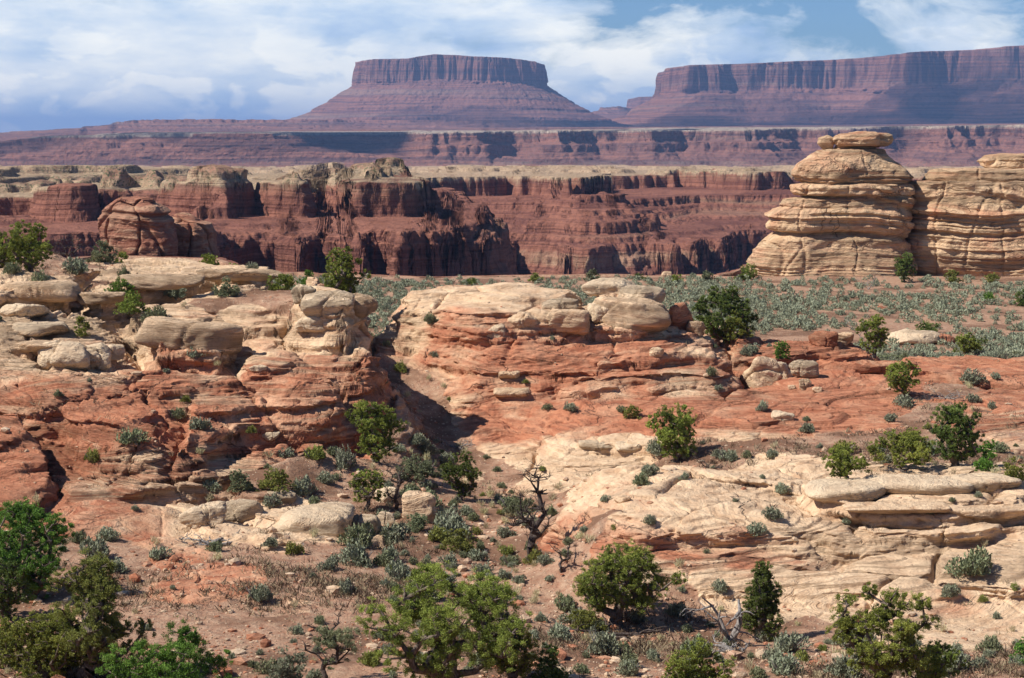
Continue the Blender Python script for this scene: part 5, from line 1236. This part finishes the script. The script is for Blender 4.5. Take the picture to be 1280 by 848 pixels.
one = [
    (120, 698, 42, 'sage', 'large grey-green sagebrush on the soil right of the broad left juniper'), (143, 714, 28, 'sage', 'smaller sagebrush just below the large one by the left juniper'),
    (200, 700, 28, 'sage', 'grey sagebrush alone on the upper red soil slope at left'), (452, 706, 44, 'sage', 'dark grey-green sagebrush at the foot of the layered pale ledge'),
    (371, 692, 26, 'yellow', 'small yellow-centred shrub below the pillow-shaped boulder'), (320, 751, 34, 'sage', 'lone grey cushion shrub in the middle of the red soil slope'),
    (253, 536, 30, 'sage', 'dark grey shrub on the bare brown left ledges'), (219, 524, 24, 'olive', 'pale green shrub in the diagonal crack of the left ledges'), (230, 504, 16, 'yellow', 'small yellow-green shrub above the diagonal crack at left'),
    (165, 558, 36, 'olive', 'straw-green shrub at the lower end of the diagonal crack'), (115, 581, 24, 'yellow', 'yellow-green shrub near the dark red block at left'), (262, 612, 28, 'sage', 'grey shrub at the corner under the left ledges'),
    (383, 619, 38, 'sage', 'grey-green sagebrush right of the round rabbitbrush'), (407, 604, 26, 'sage', 'grey sagebrush above and right of the round rabbitbrush'), (356, 573, 24, 'sage', 'pale grey shrub under the brown left ledges'), (390, 575, 30, 'yellow', 'yellow-green low shrub under the brown left ledges'), (434, 585, 36, 'sage', 'wide grey-green sagebrush left of the gully pinyon'),
    (340, 634, 28, 'sage', 'grey shrub in the gap between two pale wedges'), (518, 556, 26, 'sage', 'grey sagebrush right of the gully pinyon, upper one'), (535, 568, 30, 'sage', 'grey sagebrush right of the gully pinyon, lower one'),
    (712, 514, 18, 'sage', 'small round grey shrub on the red wall'), (684, 513, 13, 'olive', 'tiny green shrub left of the round grey one on the red wall'), (655, 481, 11, 'yellow', 'tiny yellow-green shrub high on the red dome face'), (777, 516, 14, 'olive', 'tiny shrub beside the yellow-green bush on the red wall'),
    (888, 470, 18, 'olive', 'small green shrub on the pale ledge left of the large leaning boulder'), (898, 489, 14, 'sage', 'small grey shrub at the ledge corner left of the large boulder'), (953, 514, 18, 'sage', 'round grey shrub on the red slickrock below the large boulder'), (1007, 540, 24, 'sage', 'grey-green shrub in the middle of the red slickrock'),
    (1113, 527, 18, 'sage', 'small green-grey shrub on the red slickrock below the gnarled juniper'), (1131, 508, 26, 'sage', 'grey shrub at the foot of the gnarled juniper'), (1214, 482, 32, 'sage', 'largest grey shrub on the red slickrock at right'), (1245, 475, 14, 'sage', 'small shrub right of the largest grey shrub at right'), (1217, 503, 20, 'sage', 'rounded shrub below the largest grey shrub at right'), (1239, 511, 15, 'sage', 'small shrub lowest of the right red slickrock group'),
    (932, 444, 20, 'sage', 'small grey shrub beside the row of four stones'), (940, 441, 18, 'sage', 'grey shrub just right of the row of four stones'),
    (964, 573, 20, 'sage', 'grey shrub on the pale flat right of the slickrock juniper'), (935, 573, 16, 'olive', 'small shrub close right of the slickrock juniper'), (977, 617, 22, 'sage', 'grey shrub at the left tip of the pale ledge row'), (966, 650, 28, 'sage', 'round grey-green shrub on the bare pale slope'), (944, 671, 26, 'sage', 'grey-green shrub beside the small dead snag on the slope'),
    (1100, 568, 22, 'sage', 'grey shrub below the low broad juniper'), (988, 815, 42, 'sage', 'large rounded sagebrush right of the cone-shaped juniper'), (965, 828, 30, 'sage', 'grey sagebrush in front of the cone-shaped juniper'), (1238, 822, 20, 'sage', 'grey shrub at the lower right below the slickrock'), (1270, 832, 24, 'sage', 'grey shrub in the lower right corner'), (1195, 840, 50, 'sage', 'long pale grey shrub at the lower right'),
    (750, 815, 48, 'sage', 'pale grey sagebrush clump in the lower gully'), (700, 800, 36, 'sage', 'grey sagebrush right of the ragged open juniper'), (785, 833, 34, 'olive', 'green-grey shrub near the bottom edge of the gully'), (845, 770, 30, 'sage', 'dark grey shrub right of the leaning juniper'), (797, 778, 26, 'sage', 'grey shrub at the foot of the leaning juniper'),
    (600, 700, 26, 'sage', 'grey-green shrub right of the gully rabbitbrush'), (637, 708, 26, 'olive', 'pale green shrub beside the base of the tall dead tree'), (560, 708, 24, 'sage', 'small grey shrub below the gully rabbitbrush'),
    (800, 606, 24, 'olive', 'small shrub at the head of the pale slope'), (812, 594, 26, 'sage', 'grey shrub behind the bare pale slope'), (855, 600, 14, 'sage', 'tiny shrub on the pale slope below the slickrock juniper'), (757, 628, 14, 'sage', 'tiny grey shrub at the left rim of the bare slope'),
    (133, 378, 24, 'sage', 'pale grey shrub in the shadow of the long left ledge'), (220, 376, 30, 'sage', 'grey-green shrub on the litter patch above the huge overhanging slab'), (157, 348, 20, 'olive', 'small shrub on top of the long left ledge'), (16, 342, 22, 'olive', 'shrub on the left ledge below the juniper'),
]
for px, py, w, k, lb in one: shrub(px, py, w, k, lb)
def project(p):
    x, y, z = p; f = y * CP - z * SP; up = y * SP + z * CP; return 640 + F * x / f, 424 - F * up / f
# scattered shrubs of the soil areas
zones = [('sagebrush scattered on the red soil slope below the left ledges', 'grey-green sagebrush on the red soil slope below the left ledges', lambda px, py: px < 480 and py > 690),
         ('shrubs growing along the gully', 'small shrub growing in the brushy gully between the two rock masses', lambda px, py: 470 <= px < 730 and py > 500),
         ('shrubs on the bank below the pale slickrock', 'small shrub on the sandy bank below the pale slickrock', lambda px, py: px >= 730 and py > 740),
         ('shrubs on the pale slickrock flat', 'small shrub rooted on the pale slickrock flat at right', lambda px, py: px >= 700 and 545 < py <= 740),
         ('shrubs on the left ledges', 'small shrub rooted among the left rock ledges', lambda px, py: px < 480 and py <= 690),
         ('shrubs on the red slickrock', 'small shrub on the red slickrock at right', lambda px, py: px >= 480 and py <= 545)]
rs = np.random.RandomState(21); placed = 0; tries = 0
taken = [hit(px, py) for px, py, w, k, lb in one]; taken = [t_[:2] for t_ in taken if t_]
while placed < 420 and tries < 20000:
    tries += 1
    px = rs.uniform(-10, 1290); py = rs.uniform(330, 850) if rs.rand() < .35 else rs.uniform(560, 850)
    g = hit(px, py)
    if g is None or g[1] > 119: continue
    x, y, z = g; sv = float(bilin(SOILC, ucz, ycz, np.array(x / y), np.array(y)))
    if rs.rand() > (0.03 if sv < .35 else sv ** 2): continue
    if px < 470 and py > 690 and rs.rand() > .22: continue
    gul = 480 < px < 740 and 520 < py < 760
    if not gul and rs.rand() > 0.45 + 0.55 * float(fbm2(np.array(x * .15), np.array(y * .15), 2, 600) > 0) : continue
    if any((x - a) ** 2 + (y - b) ** 2 < (0.35 if gul else 0.8) for a, b in taken): continue
    taken.append((x, y)); kind = rs.choice(['sage', 'olive', 'yellow', 'straw'], p=[.44, .22, .10, .24])
    wm = min(1.5, (.30 if gul else .26) * (1 + rs.exponential(1.0))) if kind != 'straw' else rs.uniform(.25, .55)
    for grp, lb, fn in zones:
        if fn(px, py): break
    nm = {'sage': 'grey sagebrush', 'olive': 'olive shrub', 'yellow': 'yellow-green rabbitbrush', 'straw': 'dry straw grass tuft'}[kind]
    where = lb[lb.index(' on the ') if ' on the ' in lb else (lb.index(' growing') if ' growing' in lb else lb.index(' rooted')):]
    shrub(0, 0, 0, kind, nm + where, grp + ', ' + nm, at=(x, y, z), wm=wm); placed += 1
print('shrubs', placed, round(time.time() - T00, 1))

# sage plain: the nearest plants one by one, the rest as ground cover
pts = []; k = 0
while len(pts) < 6200 and k < 60000:
    k += 1; y = rs.uniform(119, 232); u = rs.uniform(-0.30, 0.30); x = u * y; px = 640 + u * F
    rim = np.interp(px, [p[0] for p in RIMC_P], [p[1] for p in RIMC_P]) - 3
    if y > min(rim, 199): continue
    z = gz(x, y)
    if z > -14.0: continue
    if abs(x - P(1050, 345, YS)[0]) < 11 and y > 197: continue
    dn = float(fbm2(np.array(x * .06), np.array(y * .06), 3, 601)); e = 1 - float(sstep(185, 200, y)) * .75
    if rs.rand() > (0.50 + 1.3 * dn) * e: continue
    pts.append((x, y, z))
pts = np.array(pts); vis = (np.abs(pts[:, 0] / pts[:, 1]) < 0.27) & (pts[:, 0] / pts[:, 1] > -0.065)
order = np.argsort(np.where(vis, pts[:, 1], 1e6)); near_ids = order[:170]; rest = order[170:]
for i in near_ids:
    x, y, z = pts[i]; px, py = project((x, y, z))
    kd = 'sage' if rs.rand() < .8 else 'olive'
    side = 'left part' if px < 900 else ('middle' if px < 1100 else 'right part')
    shrub(0, 0, 0, kd, ('blue-grey sagebrush' if kd == 'sage' else 'olive-green shrub') + ' at the near side of the sage plain, ' + side, 'near plants of the sage plain, ' + kd + ' ' + side, at=(x, y, z), wm=rs.uniform(.55, 1.15))
def low_shrub(seed, n=84):
    r = np.random.RandomState(seed); v = in_ball(r, n); v[:, 2] = np.abs(v[:, 2]) * .6; v[:, :2] *= .5
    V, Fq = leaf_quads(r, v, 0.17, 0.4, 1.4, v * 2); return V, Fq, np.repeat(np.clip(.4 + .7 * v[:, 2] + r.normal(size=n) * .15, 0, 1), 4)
LS = [low_shrub(i) for i in range(6)]
VV, FF, TT = [], [], []; off = 0
for i in rest:
    V, Fq, ti = LS[rs.randint(6)]; a = rs.uniform(0, 6.28); s_ = rs.uniform(.3, .8); c, sn = math.cos(a), math.sin(a)
    q = np.stack([(V[:, 0] * c - V[:, 1] * sn) * s_, (V[:, 0] * sn + V[:, 1] * c) * s_, V[:, 2] * s_ * 1.1], -1) + pts[i]
    VV.append(q); FF.append(Fq + off); off += len(q); TT.append(np.clip(ti + rs.uniform(-.25, .25), 0, 1))
o = bpy.data.objects.new('sagebrush_field', mesh_np('sagebrush_field', np.concatenate(VV), np.concatenate(FF), ML['sage'], False, {'tint': np.concatenate(TT)})); C.objects.link(o)
tag(o, 'blue-grey sagebrush covering the flat before the tower', None, None, 'stuff')

# loose stones on the soil
VV, FF = [], []; off = 0; n = 0
SV, SF = ico(1)
while n < 5200:
    u = rs.uniform(-.28, .28); y = rs.uniform(50, 118) if rs.rand() > .5 else rs.uniform(50, 85); x = u * y
    sv = float(bilin(SOILC, ucz, ycz, np.array(u), np.array(y)))
    if rs.rand() > (sv if sv > .35 else .12): continue
    if float(fbm2(np.array(x * .25), np.array(y * .25), 2, 602)) < rs.uniform(-.4, .3): continue
    s_ = 0.035 * (rs.pareto(2.2) + 1); s_ = min(s_, .3); r_ = rs.uniform(.6, 1.3, 3) * s_; r_[2] *= .6
    q = SV * (1 + rs.uniform(-.22, .22, (len(SV), 1))) * r_; a = rs.uniform(0, 6.28); c, sn = math.cos(a), math.sin(a)
    q = np.stack([q[:, 0] * c - q[:, 1] * sn, q[:, 0] * sn + q[:, 1] * c, q[:, 2]], -1) + np.array([x, y, gz(x, y) + r_[2] * .35]); VV.append(q); FF.append(SF + off); off += len(q); n += 1
nv = len(SV); cv = np.repeat(rs.uniform(-.3, 1.0, n), nv)
M_gravel = rock_material('loose_stone', 0.5, tan=(0.66, 0.50, 0.35), varnish=0.2)
o = bpy.data.objects.new('rubble', mesh_np('rubble', np.concatenate(VV), np.concatenate(FF), M_gravel, False, {'red': cv})); C.objects.link(o)
tag(o, 'small loose stones strewn over the red soil', None, None, 'stuff')

# dry grass and litter between the shrubs
VV, TT = [], []; n = 0; MM = []
while n < 3600:
    u = rs.uniform(-.28, .28); y = rs.uniform(50, 118) if rs.rand() > .6 else rs.uniform(50, 88); x = u * y
    sv = float(bilin(SOILC, ucz, ycz, np.array(u), np.array(y)))
    if rs.rand() > (sv if sv > .4 else .03): continue
    if float(fbm2(np.array(x * .18), np.array(y * .18), 3, 605)) < rs.uniform(.0, .5): continue
    k_ = rs.randint(7, 16); z = gz(x, y); sp_ = rs.uniform(.05, .22)
    p = np.stack([x + rs.normal(size=k_) * sp_, y + rs.normal(size=k_) * sp_, np.full(k_, z - .01)], -1)
    V, Fq = leaf_quads(rs, p, rs.uniform(.10, .24), 0.9, 7); VV.append(V); TT.append(np.repeat(np.clip(rs.uniform(-.2, 1) + rs.normal(size=k_) * .2, 0, 1), 4)); n += 1
V = np.concatenate(VV); o = bpy.data.objects.new('dry_grass', mesh_np('dry_grass', V, np.arange(len(V)).reshape(-1, 4), ML['litter'], False, {'tint': np.concatenate(TT)})); C.objects.link(o)
tag(o, 'dry grass and twig litter strewn between the shrubs', None, None, 'stuff')

# ------------------------------------------------------------------ dead wood
def dead(px, py, wpx, hpx, label, seed, name='fallen_log', cat='fallen log', mat=None, flat=True, n=7, thick=.07):
    g = hit(px, py)
    if g is None: return
    x, y, z = g; m = y / F; w, h = wpx * m, hpx * m; r = np.random.RandomState(seed); segs = []
    def limb(p, d, L, rad, lvl):
        k = 4; q = p.copy()
        for i in range(k):
            d = d + r.normal(size=3) * .28; d[2] = d[2] * (.7 if flat else 1) ; d /= np.linalg.norm(d); q2 = q + d * L / k; q2[2] = max(q2[2], rad)
            segs.append((q, q2, rad * (1 - .75 * i / k), rad * (1 - .75 * (i + 1) / k)))
            if lvl < 2 and r.rand() < .75:
                e = d + r.normal(size=3) * .8; e /= np.linalg.norm(e); limb(q2, e, L * .45, rad * .5, lvl + 1)
            q = q2
    for i in range(n):
        if flat: d = np.array([math.cos(i * 2.4 + seed) , math.sin(i * 2.4 + seed) * .6, r.uniform(.1, .6 * h / w + .25)])
        else: d = np.array([r.normal() * .35, r.normal() * .35, 1.0])
        limb(np.array([r.normal() * w * .06, r.normal() * w * .05, 0.0]), d / np.linalg.norm(d), (w * .55 if flat else h) * r.uniform(.6, 1.1), thick * (1.2 if i == 0 else .7), 0)
    V, Fq = tubes(segs, 6)
    o = bpy.data.objects.new(name, mesh_np(name, V, Fq, mat or M_dead, True)); o.location = (x, y, z - .02); C.objects.link(o); tag(o, label, cat)
dead(268, 682, 78, 24, 'grey fallen dead branches on the soil below the pale ledge at left', 1, 'fallen_branches', 'dead branches', thick=.09)
dead(390, 715, 26, 12, 'short dark dead stick pile right of the upper soil slope', 2, 'fallen_branches', 'dead branches', M_burnt, thick=.04, n=4)
dead(570, 560, 56, 24, 'tangle of bleached white dead branches at the head of the gully', 3, 'fallen_branches', 'dead branches', n=10, thick=.05)
dead(925, 670, 36, 26, 'small dark dead snag on the pale slope', 4, 'dead_snag', 'dead snag', M_burnt, n=4, thick=.05)
dead(1180, 498, 50, 14, 'grey dead branches lying right of the gnarled juniper', 5, 'fallen_branches', 'dead branches', thick=.04)
dead(890, 585, 44, 16, 'dark dead sticks right of the slickrock juniper', 6, 'fallen_branches', 'dead branches', M_burnt, thick=.05)
dead(912, 808, 56, 78, 'bleached grey twisted dead snag left of the cone-shaped juniper', 7, 'dead_snag', 'dead snag', flat=False, n=4, thick=.12)
dead(920, 815, 70, 20, 'fallen grey limbs at the foot of the bleached snag', 8, 'fallen_branches', 'dead branches', thick=.09)
dead(755, 795, 110, 34, 'thick dark dead limbs under the leaning juniper', 9, 'fallen_branches', 'dead branches', M_burnt, thick=.12, n=8)
dead(1085, 442, 16, 50, 'thin dead snag rising beside the dense juniper at the plain edge', 10, 'dead_snag', 'dead snag', flat=False, n=2, thick=.05)
dead(1085, 362, 20, 24, 'bare grey shrub at the foot of the capped tower', 11, 'dead_shrub', 'dead shrub', flat=False, n=6, thick=.04)
print('done', round(time.time() - T00, 1))
